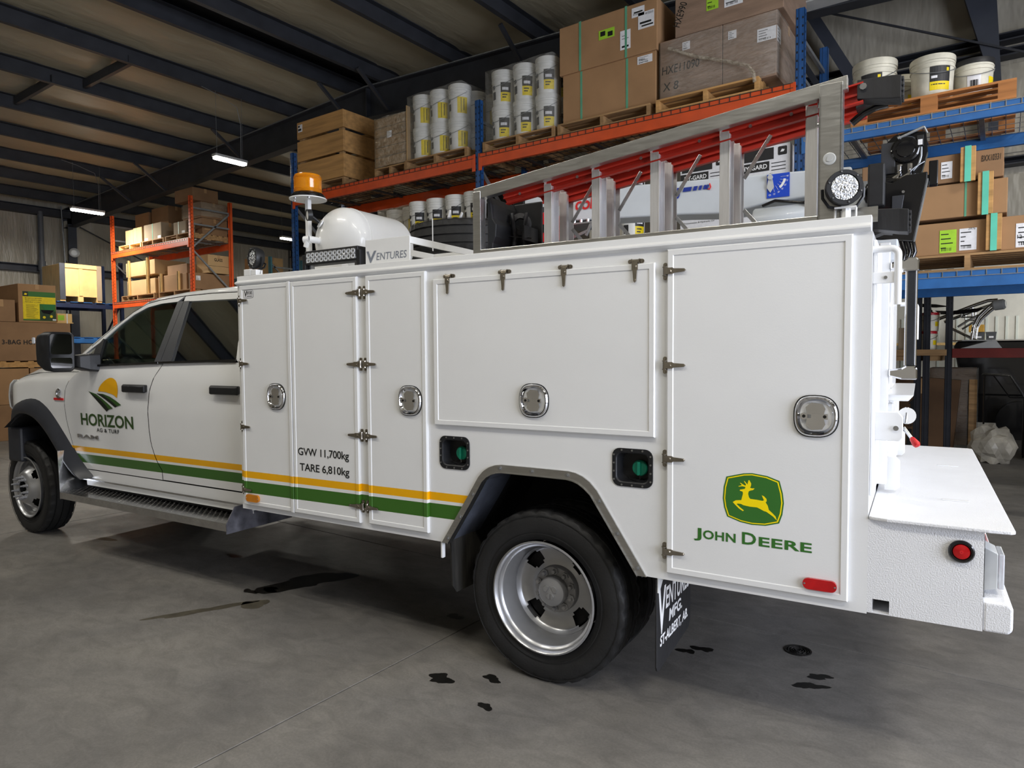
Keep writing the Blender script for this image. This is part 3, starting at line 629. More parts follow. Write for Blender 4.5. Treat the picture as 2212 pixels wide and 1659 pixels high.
# ---- wheels
def tyre(b, y0, y1, ro=.405, ri=.262):
    n = 120; m = (y0+y1)/2; h = (y1-y0)/2; rings = []
    prof = [(-.60,ri),(-.82,ri+.006),(-.95,ri+.045),(-1.0,ri+.075),(-.97,ro-.035),(-.90,ro-.012),(-.84,ro-.003),(-.56,ro),(-.54,ro-.011),(-.46,ro-.011),(-.44,ro),(-.05,ro+.001),(-.04,ro-.010),(.04,ro-.010),(.05,ro+.001),(.44,ro),(.46,ro-.011),(.54,ro-.011),(.56,ro),(.84,ro-.003),(.90,ro-.012),(.97,ro-.035),(1.0,ri+.075),(.95,ri+.045),(.82,ri+.006),(.60,ri)]
    for k, (t, r) in enumerate(prof):
        ring = []
        for i in range(n):
            a = 2*math.pi*i/n; rr = r
            if k in (5,6,19,20) and i % 4 == 0: rr -= .011
            if k in (7,10,15,18) and i % 4 == 0: rr -= .004
            ring.append((rr*math.cos(a), m+t*h, rr*math.sin(a)))
        rings.append(ring)
    b.loft(rings)
    for rr in (.30,.385):
        for s in (-1,1): b.tube([(rr*math.cos(2*math.pi*i/60), m+s*h*(.985 if rr < .35 else .975), rr*math.sin(2*math.pi*i/60)) for i in range(60)], .0018, 4, closed=True)
def disc(b, rings, holes, n=72, sgn=1):
    """dished wheel disc from (r, y) rings with four hand holes left open"""
    vs = [(r*math.cos(2*math.pi*i/n), y, r*math.sin(2*math.pi*i/n)) for r, y in rings for i in range(n)]
    fs = []
    for k in range(len(rings)-1):
        w_ = holes.get(k, 0)
        for i in range(n):
            a = ((i+.5)*360/n-45) % 90; a = min(a, 90-a)
            if a < w_: continue
            fs.append((k*n+i, k*n+(i+1)%n, (k+1)*n+(i+1)%n, (k+1)*n+i))
    b.add(vs, fs)
def rear_wheel(x, y, s):
    b = B(); tyre(b, .0, .225); t = b.obj('rear_wheel', M_rub, TR, smooth=40, loc=(x,y,.402), rot=(0,0,0) if s > 0 else (0,0,R(180)))
    b = B(); b.lathe([(.262,.003),(.266,-.004),(.258,-.008),(.250,.0),(.246,.018),(.236,.026),(.232,.034),(.230,.060),(.218,.085),(.216,.13)],(0,0,0),(0,1,0),72)
    disc(b, [(.216,.13),(.205,.150),(.196,.158),(.170,.166),(.148,.170),(.134,.170),(.112,.165),(.10,.162)], {1:9,2:15,3:15,4:9}, n=144); b.lathe([(.216,.13),(.216,.2)],(0,0,0),(0,1,0),48)
    b.obj('rim', M_rim, t, smooth=35)
    b = B(); b.lathe([(.112,.165),(.112,.140),(.108,.133),(.072,.130),(.070,.100),(.066,.088),(.056,.082),(.001,.080)],(0,0,0),(0,1,0),48); b.obj('hub_cover', M_hub, t, smooth=35)
    for i in range(10):
        a = 2*math.pi*(i+.5)/10; cx_, cz_ = .091*math.cos(a), .091*math.sin(a)
        B().cyl((cx_,.133,cz_),(cx_,.124,cz_),.019,n=6).cyl((cx_,.124,cz_),(cx_,.110,cz_),.012,.009,n=6).obj('lug_nut', M_hub, t)
    b = B()
    for sx in (-1,1):
        b.prism([(sx*.004,.030),(sx*.020,.034),(sx*.036,.022),(sx*.034,.006),(sx*.022,.0),(sx*.014,.010)],'xz',.076,.082); b.prism([(sx*.004,-.004),(sx*.014,-.006),(sx*.020,-.018),(sx*.010,-.034),(sx*.004,-.03)],'xz',.076,.082)
    b.obj('cap_emblem', M_rim, t, bev=.002)
    B().lathe([(.20,.19),(.12,.19),(.12,.24),(.225,.24)],(0,0,0),(0,1,0),32).obj('brake_drum', M_under, t)
    b = B(); tyre(b, .25, .475); b.obj('inner_tyre', M_rub, t, smooth=40)
    return t
rear_wheel(2.05, .05, 1); rear_wheel(2.05, W-.05, -1)
def front_wheel(x, y, s):
    b = B(); tyre(b, .0, .225); t = b.obj('front_wheel', M_rub, TR, smooth=40, loc=(x,y,.402), rot=(0,0,R(-2)) if s > 0 else (0,0,R(180)))
    b = B(); b.lathe([(.262,.003),(.266,-.004),(.258,-.008),(.250,.0),(.246,.016),(.232,.024),(.230,.06)],(0,0,0),(0,1,0),72)
    disc(b, [(.230,.06),(.215,.055),(.205,.048),(.185,.030),(.165,.010),(.152,-.004),(.140,-.020),(.128,-.034),(.118,-.038),(.10,-.036),(.066,-.034)], {1:10,2:16,3:16,4:10}); b.lathe([(.230,.06),(.228,.2)],(0,0,0),(0,1,0),48)
    b.obj('rim', M_rim, t, smooth=35)
    B().lathe([(.066,-.034),(.066,.0),(.05,.01),(.001,.01)],(0,0,0),(0,1,0),32).obj('hub_bore', M_dark, t)
    B().lathe([(.21,.09),(.10,.09),(.10,.2),(.225,.2)],(0,0,0),(0,1,0),32).obj('brake_drum', M_under, t)
    for i in range(10):
        a = 2*math.pi*(i+.5)/10; cx_, cz_ = .092*math.cos(a), .092*math.sin(a)
        B().cyl((cx_,-.036,cz_),(cx_,-.046,cz_),.017,n=6).cyl((cx_,-.046,cz_),(cx_,-.068,cz_),.011,n=6).cyl((cx_,-.068,cz_),(cx_,-.088,cz_),.007,n=8).obj('lug_nut', M_hub, t)
    return t
front_wheel(-3.12, .185, 1); front_wheel(-3.12, W-.185, -1)
# ---- cab
def interp(tab, z):
    if z <= tab[0][0]: return tab[0][1]
    for (a, u), (b_, v) in zip(tab, tab[1:]):
        if z <= b_: return u+(v-u)*(z-a)/(b_-a)
    return tab[-1][1]
YS = [(.55,.145),(.66,.128),(.80,.108),(.95,.097),(1.15,.088),(1.30,.090),(1.38,.097),(1.45,.113),(1.50,.128)]
SEAM = [(.662,-2.03),(.754,-2.11),(.83,-2.165),(.893,-2.184),(1.036,-2.229),(1.174,-2.244),(1.284,-2.226),(1.35,-2.173),(1.42,-2.06),(1.478,-1.87)]
SEAM2 = [(.662,-1.025),(.687,-1.025),(.73,-1.012),(.757,-1.035),(.834,-1.078),(.913,-1.107),(1.007,-1.118),(1.15,-1.119),(1.292,-1.095),(1.387,-1.05),(1.485,-.970)]
TOPF = [(-3.30,1.26),(-3.24,1.305),(-3.186,1.337),(-3.10,1.366),(-3.0,1.384),(-2.88,1.398),(-2.80,1.407),(-2.4,1.418),(-2.0,1.424)]
ARCH = [(-3.36,.94),(-3.341,.959),(-3.221,1.076),(-3.092,1.14),(-2.944,1.18),(-2.769,1.206),(-2.634,1.193),(-2.512,1.136),(-2.422,1.065),(-2.341,.995),(-2.262,.918),(-2.184,.835)]
def ysurf(x, z):
    y = interp(YS, z)
    if x < -3.0: y += .11*((-3.0-x)/.3)**2
    return y
def cabside(near):
    yy = (lambda v: v) if near else (lambda v: W-v)
    def grid(fx0, fx1, z0, z1, nx, nz, extra=None):
        vs = []
        for i in range(nx+1):
            for j in range(nz+1):
                z = z0+(z1-z0)*j/nz; a, c = fx0(z), fx1(z); x = a+(c-a)*i/nx
                vs.append((x, yy(ysurf(x, z)), z))
        return vs, [(i*(nz+1)+j, (i+1)*(nz+1)+j, (i+1)*(nz+1)+j+1, i*(nz+1)+j+1) for i in range(nx) for j in range(nz)]
    # fender
    nu, nv = 40, 16; vs = []
    for i in range(nu+1):
        u = i/nu; xr = -3.335+(-2.17+3.335)*u
        for j in range(nv+1):
            t = j/nv; zb = interp(ARCH, xr)-.02; zt = interp(TOPF, xr); z = zb+(zt-zb)*t
            xs = interp(SEAM, z)-.006; xf = -3.335+.06*max(0, z-1.1); x = xf+(xs-xf)*u
            y = ysurf(x, z)+.075*max(0, (z-(zt-.07))/.07)**2
            vs.append((x, yy(y), z))
    fd = B().add(vs, [(i*(nv+1)+j, (i+1)*(nv+1)+j, (i+1)*(nv+1)+j+1, i*(nv+1)+j+1) for i in range(nu) for j in range(nv)]).obj('front_fender', M_cab, TR, smooth=50)
    f = grid(lambda z: interp(SEAM, z), lambda z: interp(SEAM2, z)-.004, .664, 1.478, 24, 24); fdoor = B().add(*f).obj('cab_door', M_cab, TR, smooth=50)
    f = grid(lambda z: interp(SEAM2, z)+.004, lambda z: -.085, .666, 1.492, 16, 24); rdoor = B().add(*f).obj('cab_door', M_cab, TR, smooth=50)
    f = grid(lambda z: -2.06, lambda z: -.085, .53, .657, 12, 4); B().add(*f).obj('rocker_panel', M_cab, TR, smooth=50)
    # upper door frames, pillars and glass on the inward-leaning plane
    G = lambda p, d=0: (p[0], yy(.125+(p[1]-1.49)*.4+d), p[1])
    def sheet(name, m, pts, parent, d=0, th=.006):
        a = [G(p, d) for p in pts]; c = [G(p, d+th) for p in pts]; n = len(pts)
        return B().add(a+c, [tuple(range(n)), tuple(range(n, 2*n))[::-1]]+[(i, n+i, n+(i+1)%n, (i+1)%n) for i in range(n)]).obj(name, m, parent)
    top = [(-2.10,1.515),(-1.962,1.600),(-1.833,1.668),(-1.693,1.771),(-1.557,1.847),(-1.41,1.899),(-1.249,1.921),(-1.052,1.927)]
    gut = [(-2.13,1.515),(-1.974,1.616),(-1.860,1.692),(-1.773,1.749),(-1.571,1.868),(-1.427,1.926),(-1.265,1.948),(-.984,1.964)]
    sheet('door_frame', M_cab, top+gut[::-1], fdoor, -.004, .02)
    sheet('door_frame', M_cab, [(-.978,1.964),(-.671,1.967),(-.085,1.955),(-.085,1.49),(-.16,1.49),(-.20,1.51),(-.235,1.62),(-.25,1.915),(-.913,1.924),(-.980,1.926)], rdoor, -.004, .02)
    sheet('window_glass', M_glass, [(-1.800,1.480),(-1.07,1.49),(-1.045,1.928),(-1.249,1.922),(-1.41,1.900),(-1.557,1.848),(-1.693,1.772),(-1.835,1.668)], fdoor, .006, .004)
    sheet('window_glass', M_privacy, [(-.89,1.49),(-.92,1.928),(-.245,1.917),(-.23,1.62),(-.19,1.50)], rdoor, .006, .004)
    sheet('pillar_trim', M_flare, [(-1.078,1.485),(-1.050,1.928),(-.982,1.928),(-1.009,1.485)], fdoor, -.006, .03)
    sheet('pillar_trim', M_flare, [(-1.005,1.485),(-.978,1.928),(-.911,1.926),(-.882,1.490)], rdoor, -.006, .03)
    sheet('mirror_sail', M_black, [(-1.875,1.455),(-1.90,1.60),(-1.838,1.672),(-1.822,1.66),(-1.785,1.478)], fdoor, -.012, .03)
    for pts, p in (([(-1.86,1.466),(-1.01,1.490)], fdoor), ([(-1.004,1.491),(-.19,1.506)], rdoor)):
        B().bar(G(pts[0],-.012), G(pts[1],-.012), .018, .017).obj('belt_moulding', M_gloss, p, bev=.004)
    # gutter line and roof edge
    B().tube([G(p,-.001) for p in gut[1:]]+[G((-.671,1.968),-.001), G((-.085,1.957),-.001)], .0045, 6).obj('roof_drip_seal', M_gloss, TR)
    for par, x0, x1, z in ((fdoor,-1.385,-1.108,1.308),(rdoor,-.385,-.108,1.318)):
        y0 = .058
        b = B(); b.loft([[(x0+.02,yy(.10),z-.022),(x1-.02,yy(.10),z-.022),(x1-.02,yy(.10),z+.026),(x0+.02,yy(.10),z+.026)],[(x0,yy(.066),z-.030),(x1,yy(.066),z-.030),(x1,yy(.066),z+.028),(x0,yy(.066),z+.028)],[(x0+.006,yy(.052),z-.026),(x1-.006,yy(.052),z-.026),(x1-.006,yy(.052),z+.018),(x0+.006,yy(.052),z+.018)]], cap1=True)
        b.obj('door_handle', M_black, par, bev=.008, seg=3)
    # wheel flare
    AO = [(-3.352,.93),(-3.341,.959),(-3.221,1.076),(-3.092,1.140),(-2.944,1.180),(-2.769,1.206),(-2.634,1.193),(-2.512,1.136),(-2.422,1.065),(-2.341,.995),(-2.262,.918),(-2.184,.835),(-2.102,.754),(-2.018,.664),(-1.925,.600)]
    AI = [(-3.30,.925),(-3.221,.968),(-3.117,1.020),(-2.992,1.058),(-2.872,1.068),(-2.756,1.055),(-2.645,1.015),(-2.538,.956),(-2.447,.890),(-2.385,.835),(-2.325,.785),(-2.276,.735),(-2.20,.680),(-2.10,.615),(-2.0,.590)]
    mid = [((a[0]*.62+c[0]*.38), (a[1]*.62+c[1]*.38)) for a, c in zip(AO, AI)]
    mid2 = [((a[0]*.2+c[0]*.8), (a[1]*.2+c[1]*.8)) for a, c in zip(AO, AI)]
    b = B(); b.loft([[(x,yy(ysurf(x,z)+.004),z) for x,z in AO],[(x,yy(max(.055,ysurf(x,z)-.035)),z) for x,z in mid],[(x,yy(.046+max(0,-2.95-x)*.25),z) for x,z in mid2],[(x,yy(.052+max(0,-2.95-x)*.25),z) for x,z in AI],[(x+.004,yy(.13),z-.004) for x,z in AI]], closed=False)
    b.obj('wheel_flare', M_flare, TR, smooth=50, sub=1)
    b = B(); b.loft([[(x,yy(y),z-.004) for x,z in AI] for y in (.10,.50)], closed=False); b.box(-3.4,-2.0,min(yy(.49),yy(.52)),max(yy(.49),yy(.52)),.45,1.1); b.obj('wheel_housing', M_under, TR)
    # headlight
    vs = []
    for i in range(7):
        for j in range(9):
            u, t = i/6, j/8; z = 1.07+.26*t; x = -3.285-.10*math.sin(u*1.5)-.035*math.sin(math.pi*t); y = .20+.28*u*u+ (.02 if t in (0,1) else 0)
            vs.append((x-.02*(1-t), yy(y-.03), z))
    hl = B().add(vs, [(i*9+j,(i+1)*9+j,(i+1)*9+j+1,i*9+j+1) for i in range(6) for j in range(8)]).obj('headlamp', M_clear, TR, smooth=60, solid=.01)
    B().box(-3.325,-3.30,min(yy(.19),yy(.24)),max(yy(.19),yy(.24)),1.11,1.22).obj('side_marker', M_amber, hl, bev=.006)
    return fdoor, rdoor, fd
fdoor, rdoor, ffen = cabside(True); cabside(False)
# hood, roof, windshield, tail of the cab
vs = []; nx, ny = 24, 20
for i in range(nx+1):
    x = -3.30+(1.22)*i/nx
    for j in range(ny+1):
        v = j/ny; y = .17+(W-.34)*v + 0; edge = min(v, 1-v)*2
        ins = .11*max(0, (-3.0-x)/.3)**2
        y = (.165+ins)+(W-2*(.165+ins))*v
        z = interp(TOPF, x)-.002+.085*min(1, edge*4)**.7*(0.4+.6*min(1,(x+3.33)/.35))+.02*math.sin(math.pi*v)
        vs.append((x, y, z))
B().add(vs, [(i*(ny+1)+j,(i+1)*(ny+1)+j,(i+1)*(ny+1)+j+1,i*(ny+1)+j+1) for i in range(nx) for j in range(ny)]).obj('hood', M_cab, TR, smooth=60)
gp = [(-1.427,1.926),(-1.265,1.948),(-.984,1.964),(-.671,1.968),(-.085,1.957)]; rp_ = [(-1.452,1.945),(-1.30,1.974),(-1.0,1.996),(-.70,2.004),(-.085,1.992)]
Yg = lambda z: .125+(z-1.49)*.4
rings = [[(x,Yg(z)+.001,z) for x,z in gp],[(x,Yg(z)+.016,z) for x,z in rp_],[(x,.50,z+.026) for x,z in rp_],[(x-.02,W/2,z+.036) for x,z in rp_],[(x,W-.50,z+.026) for x,z in rp_],[(x,W-Yg(z)-.016,z) for x,z in rp_],[(x,W-Yg(z)-.001,z) for x,z in gp]]
B().loft(rings, closed=False).obj('roof', M_cab, TR, smooth=50, solid=.012)
B().loft([[(x+.02,min(max(y,.33),W-.33),z-.03) for x,y,z in r] for r in rings], closed=False).obj('headliner', M_black, TR)
ap_o = [(-2.13,1.515),(-1.974,1.616),(-1.773,1.749),(-1.571,1.868),(-1.427,1.926)]; ap_i = [(-2.16,1.53),(-1.993,1.643),(-1.79,1.774),(-1.578,1.879),(-1.452,1.945)]
for near in (True, False):
    yy = (lambda v: v) if near else (lambda v: W-v)
    B().loft([[(x,yy(Yg(z)+.001),z) for x,z in ap_o],[(x,yy(Yg(z)+.014),z) for x,z in ap_i],[(x-.01,yy(Yg(z)+.07),z) for x,z in ap_i]], closed=False).obj('windscreen_pillar', M_cab, TR, smooth=40, solid=.01)
vs = []
for j in range(13):
    v = j/12; bul = .16*math.sin(math.pi*v)
    for k, (x, z) in enumerate(ap_i): y0 = Yg(z)+.06; vs.append((x-.012-bul*(1-.25*k/4), y0+(W-2*y0)*v, z+.012*math.sin(math.pi*v)))
B().add(vs, [(j*5+k,(j+1)*5+k,(j+1)*5+k+1,j*5+k+1) for j in range(12) for k in range(4)]).obj('windshield', M_wshield, TR, smooth=60)
B().box(-.10,-.085,.14,W-.14,.55,1.50).obj('cab_rear_panel', M_cab, TR)
B().box(-.13,-.12,.36,W-.36,1.50,1.92).obj('rear_window', M_privacy, TR)
B().box(-3.30,-2.0,.42,W-.42,.55,1.30).box(-2.05,-.12,.19,W-.19,.5,1.05).box(-2.02,-.12,.175,.20,.66,1.46).box(-2.02,-.12,W-.20,W-.175,.66,1.46).obj('cab_floor', M_under, TR)
B().box(-3.45,-3.31,.42,W-.42,.85,1.30).obj('grille', M_gloss, TR, bev=.03)
for k in range(6): B().box(-3.47,-3.45,.46,W-.46,.88+k*.07,.91+k*.07).obj('grille_bar', M_chrome, TR, bev=.006)
B().prism([(.16,-3.30),(.14,-3.40),(.30,-3.56),(W-.30,-3.56),(W-.14,-3.40),(W-.16,-3.30)][::1],'yz',0,0) if False else None
B().prism([(-3.16,.16),(-3.36,.15),(-3.58,.34),(-3.58,W-.34),(-3.36,W-.15),(-3.16,W-.16),(-3.16,W-.3),(-3.16,.3)],'xy',.62,.925).obj('front_bumper', M_flare, TR, bev=.02)
# interior
B().prism([(-2.12,1.36),(-1.98,1.505),(-1.80,1.515),(-1.62,1.47),(-1.58,1.30),(-1.75,1.05),(-2.12,1.05)],'xz',.22,W-.22).obj('dashboard', mat('dash_vinyl',(30,40,38),.6,var=.1), TR, bev=.02)
for y in (.42,1.36):
    B().prism([(-1.02,1.05),(-.80,1.05),(-.66,1.62),(-.78,1.66),(-.88,1.60)],'xz',y,y+.42).obj('front_seat', M_black, TR, bev=.04, seg=3); B().box(-.80,-.66,y+.09,y+.33,1.66,1.84).obj('headrest', M_black, TR, bev=.05, seg=3)
B().prism([(-.42,1.05),(-.22,1.05),(-.14,1.60),(-.24,1.62)],'xz',.30,W-.30).obj('rear_seat', M_black, TR, bev=.03); 
for y in (.45,1.35): B().box(-.28,-.16,y,y+.26,1.62,1.80).obj('headrest', M_black, TR, bev=.05, seg=3)
sw = Vector((.93,0,.37)).normalized(); a_ = sw.orthogonal().normalized(); b_ = sw.cross(a_); ctr = Vector((-1.40,.62,1.42))
B().tube([ctr+a_*.185*math.cos(2*math.pi*i/36)+b_*.185*math.sin(2*math.pi*i/36) for i in range(36)],.014,8,closed=True).bar(ctr+a_*.18,ctr-a_*.18,.03,.03).bar(ctr,ctr-b_*.18,.03,.03).cyl(ctr+sw*.02,ctr-sw*.25,.04,n=12).obj('steering_wheel', M_black, TR, smooth=50)
B().box(-1.70,-1.67,1.0,1.22,1.76,1.83).bar((-1.68,1.1,1.80),(-1.62,1.1,1.90),.02,.02).obj('rear_view_mirror', M_black, TR, bev=.01)
# tow mirror
mh = B().loft([[(x,y,z) for y,z in rrect(w_,h_,.040,5,cy_,cz_)] for x,w_,h_,cy_,cz_ in ((-2.03,.09,.16,-.150,1.60),(-1.99,.15,.24,-.135,1.585),(-1.93,.185,.286,-.115,1.576),(-1.855,.184,.292,-.109,1.572),(-1.845,.172,.280,-.109,1.572),(-1.850,.158,.266,-.109,1.572))], cap0=True, cap1=True).obj('tow_mirror', M_black, TR, smooth=40)
B().prism(rrect(.146,.148,.02,4,-.111,1.628),'yz',-1.852,-1.845).obj('mirror_glass', M_chrome, mh); B().prism(rrect(.146,.074,.016,4,-.111,1.492),'yz',-1.852,-1.845).obj('mirror_glass', M_chrome, mh)
B().loft([[(-1.96,-.02,1.452),(-1.80,-.02,1.452),(-1.80,-.02,1.545),(-1.96,-.02,1.545)],[(-1.92,.05,1.43),(-1.775,.05,1.43),(-1.775,.05,1.555),(-1.92,.05,1.555)],[(-1.90,.13,1.42),(-1.76,.13,1.42),(-1.76,.13,1.56),(-1.90,.13,1.56)]],cap0=True,cap1=True).obj('mirror_arm', M_black, mh, bev=.012)
B().prism(rrect(.025,.045,.008,3,-1.965,1.655),'xz',-.243,-.232).obj('turn_repeater', M_clear, mh)
# cab markings
def ontop(b, pts, m, off):
    b.m(m); n = len(pts); b.add([(x, ysurf(x,z)-off, z) for x, z in pts], [tuple(range(n))])
def curved(b, key, x0, z0, w_, h_, off, m):
    b.m(m); vs, fs = TXT[key]; b.add([(x0+p[0]*w_, ysurf(x0+p[0]*w_, z0+p[1]*h_)-off, z0+p[1]*h_) for p in vs], fs)
b = B()
ontop(b,[(-1.751,1.276),(-1.735,1.305),(-1.708,1.330),(-1.672,1.353),(-1.637,1.368),(-1.605,1.377),(-1.575,1.379),(-1.548,1.374),(-1.522,1.362),(-1.503,1.344),(-1.492,1.320),(-1.487,1.295),(-1.488,1.269),(-1.499,1.232),(-1.533,1.250),(-1.566,1.259),(-1.604,1.265),(-1.64,1.271),(-1.677,1.274)],M_hzy,.003)
ontop(b,[(-1.883,1.273),(-1.782,1.253),(-1.715,1.214),(-1.649,1.175),(-1.606,1.144),(-1.641,1.127)],M_hzd,.003)
ontop(b,[(-1.883,1.273),(-1.782,1.256),(-1.692,1.221),(-1.62,1.188),(-1.553,1.154),(-1.606,1.144),(-1.649,1.175),(-1.715,1.214)],M_hzl,.004)
ontop(b,[(-1.773,1.261),(-1.69,1.252),(-1.607,1.223),(-1.547,1.197),(-1.494,1.171),(-1.527,1.162),(-1.587,1.19),(-1.663,1.221)],M_hzd,.003)
ontop(b,[(-1.773,1.261),(-1.678,1.257),(-1.589,1.239),(-1.513,1.213),(-1.444,1.183),(-1.494,1.171),(-1.547,1.197),(-1.607,1.223),(-1.69,1.252)],M_hzl,.004)
curved(b,'horizon',-2.010,1.010,.705,.094,.003,M_hzg); curved(b,'agturf',-1.798,.967,.303,.030,.003,M_hzd)
b.obj('company_logo', None, fdoor)
b = B(); curved(b,'ram',-2.075,.910,.300,.028,.007,M_chrome); b.obj('make_badge', None, fdoor, solid=.004)
b = B(); ct = (-2.318,1.245); b.m(M_chrome)
b.tube([(ct[0]+.030*math.cos(R(a)), ysurf(*ct)-.006, ct[1]+.032*math.sin(R(a))) for a in range(40,321,20)], .009, 6); b.tube([(ct[0]+.004, ysurf(*ct)-.006, ct[1]-.02),(ct[0]+.02, ysurf(*ct)-.006, ct[1]+.01)],.006,6)
b.m(M_redi).box(-2.395,-2.255,ysurf(*ct)-.008,ysurf(*ct)+.01,1.192,1.210); b.obj('engine_badge', None, ffen)
# ---- running board of tread plate
rbd = B().loft([[(x,.0,.437),(x,.0,.485),(x,.27,.490),(x,.27,.565),(x,.13,.575),(x,.13,.585)] for x in (-2.17,-.10)], closed=False).obj('running_board', M_diamond, TR, solid=.003)
B().loft([[(-2.18,.0,.43),(-2.18,.0,.50),(-2.24,.02,.80),(-2.24,.27,.80),(-2.18,.27,.43)],[(-2.176,.0,.43),(-2.176,.0,.50),(-2.236,.02,.80),(-2.236,.27,.80),(-2.176,.27,.43)]],cap0=True,cap1=True).obj('end_plate', M_diamond, rbd)
B().prism([(-.05,.44),(-.05,.502),(.012,.60),(.10,.605),(.46,.585),(.46,.44)],'yz',-.10,-.094).obj('end_plate', mat('scuffed_aluminium',(150,150,160),.4,.9,var=.3,vscale=10,rvar=.1), rbd)
b = B()
def loz(b, o, u, v, n, l=.0125, w_=.0042, h=.0026):
    o, u, v, n = Vector(o), Vector(u), Vector(v), Vector(n)
    b.add([o-u*l, o-v*w_, o+u*l, o+v*w_, o+n*h-u*l*.4, o+n*h+u*l*.4], [(0,1,5,4),(1,2,5),(2,3,5),(3,0,4,5),(0,4,1)][:4]+[(0,1,4)])
for i in range(78):
    x = -2.155+i*.0263
    for j in range(10):
        s = 1 if (i+j) % 2 else -1
        loz(b,(x,.014+j*.0255,.4855+j*.0005),Vector((1,s*1.0,0)).normalized(),Vector((-s*1.0,1,0)).normalized(),(0,0,1))
    for j in range(2):
        s = 1 if (i+j) % 2 else -1; loz(b,(x,-.0002,.450+j*.022),Vector((1,0,s)).normalized(),Vector((-s,0,1)).normalized(),(0,-1,0))
    for j in range(3):
        s = 1 if (i+j) % 2 else -1; loz(b,(x,.2695,.506+j*.022),Vector((1,0,s)).normalized(),Vector((-s,0,1)).normalized(),(0,-1,0))
    for j in range(5):
        s = 1 if (i+j) % 2 else -1; loz(b,(x,.145+j*.0255,.5745-j*.0018),Vector((1,s,0)).normalized(),Vector((-s,1,0)).normalized(),(0,0,1))
b.obj('tread_lozenge', M_diamond, rbd, kind='stuff')
# ---- ladder rack on the tool body
lr = B().prism([(1.692,2.324),(3.300,2.520),(3.300,2.472),(3.21,2.456),(1.734,2.277)],'xz',.040,.082).obj('ladder_rack', M_alu, TR, bev=.002)
B().box(1.690,1.733,.038,.084,2.010,2.310).obj('post', M_alu, lr, bev=.002)
B().box(3.208,3.286,.034,.050,2.010,2.500).box(3.208,3.218,.034,.10,2.010,2.47).box(3.276,3.286,.034,.10,2.010,2.49).obj('post', M_alu, lr, bev=.002)
B().box(1.733,3.208,.038,.084,2.008,2.034).obj('channel', M_alu, lr, bev=.002); B().box(3.286,3.40,.082,.088,2.0,2.055).obj('base_plate', M_alu, lr)
B().lathe([(.022,0),(.022,.002),(.019,.003),(.001,.003)],(3.245,.034,2.232),(0,-1,0),28).prism(deer_pts:=[(3.235,2.225),(3.24,2.24),(3.25,2.243),(3.258,2.235),(3.254,2.226),(3.245,2.221)],'xz',.029,.031).obj('rack_badge', M_house, lr)
for z in (2.44,2.37): B().cyl((3.206,.07,z),(3.200,.07,z),.010,n=10).obj('bolt', M_zinc, lr)
# ---- stepladder lying on its side in the rack
LD = thing('stepladder', 'orange fibreglass stepladder with aluminium steps lying on its side in the truck rack', 'ladder', (0,0,0), (0,0,R(4.8209)))
def rail_(y, far):
    for nm, p in (('rail', [(1.79 if not far else 1.90,2.318),(3.345,2.512),(3.345,2.440),(1.83 if not far else 1.94,2.250)]), ('rail', [(1.80,2.020),(3.36,2.012),(3.36,1.960),(1.80,1.962)])):
        b = B().prism(p,'xz',y,y+.006)
        for e in (0,1):
            q = [p[0],p[1]] if e == 0 else [p[3],p[2]]; d = -.006 if e == 0 else .006
            b.prism([q[0],q[1],(q[1][0],q[1][1]+d),(q[0][0],q[0][1]+d)],'xz',y-.022,y+.006)
        q0, q1 = [(p[0][i]*.55+p[3][i]*.45) for i in (0,1)], [(p[1][i]*.55+p[2][i]*.45) for i in (0,1)]
        b.prism([q0,q1,(q1[0],q1[1]-.008),(q0[0],q0[1]-.008)],'xz',y-.008,y)
        b.obj(nm, M_fib, LD)
rail_(.135, False); rail_(.325, True)
def zr(x): return 2.250+(x-1.83)*.125
for xs in (2.035,2.275,2.545,2.835,3.155):
    for y0 in (.118,.250):
        x = xs+(0 if y0 < .2 else .012); zt = zr(x)+(.062 if y0 < .2 else .045); zb = 1.985
        st = B().box(x,x+.004,y0,y0+.078,zb,zt).box(x,x+.036,y0-.003,y0,zb,zt-.02).box(x,x+.036,y0+.078,y0+.081,zb,zt-.03)
        for k in range(3): st.box(x-.004,x,y0+.008+k*.026,y0+.022+k*.026,zb,zt-.01)
        for k in range(2): st.box(x+.004,x+.016,y0+.022+k*.028,y0+.026+k*.028,zb,zt-.02)
        st.box(x+.034,x+.040,y0-.004,y0+.018,zb,zt-.03); st.obj('step', M_step, LD, bev=.001)
    if xs < 3.1:
        xx = xs+.055; za = zr(xs)-.11
        B().bar((xx,.300,za),(xx+.105,.306,za+.165),.004,.016).obj('step_brace', M_zinc, LD, bev=.001); B().bar((xx,.300,2.135),(xx+.07,.306,2.05),.004,.016).obj('step_brace', M_zinc, LD, bev=.001)
for x in (2.22,2.42): B().bar((x,.16,zr(x)+.015),(x+.075,.16,zr(x)+.035),.03,.012).obj('spreader', M_zinc, LD, bev=.002)
for x in (1.9,2.2,2.5,2.75,2.95,3.1): B().cyl((x,.129,zr(x)+.035),(x,.124,zr(x)+.035),.007,n=8).obj('rivet', M_zinc, LD)
cap = B().prism([(1.735,1.958),(1.76,1.958),(1.765,2.07),(1.78,2.10),(1.785,2.16),(1.765,2.19),(1.755,2.26),(1.735,2.30)],'xz',.095,.36).box(1.735,1.90,.345,.36,1.958,2.30).obj('top_cap', M_black, LD, bev=.006)
B().lathe([(.030,0),(.050,.01),(.055,.02),(.030,.022),(.026,.012)],(1.80,.30,2.185),(.6,-.8,0),28).obj('bucket_ring', M_flare, cap, smooth=40)
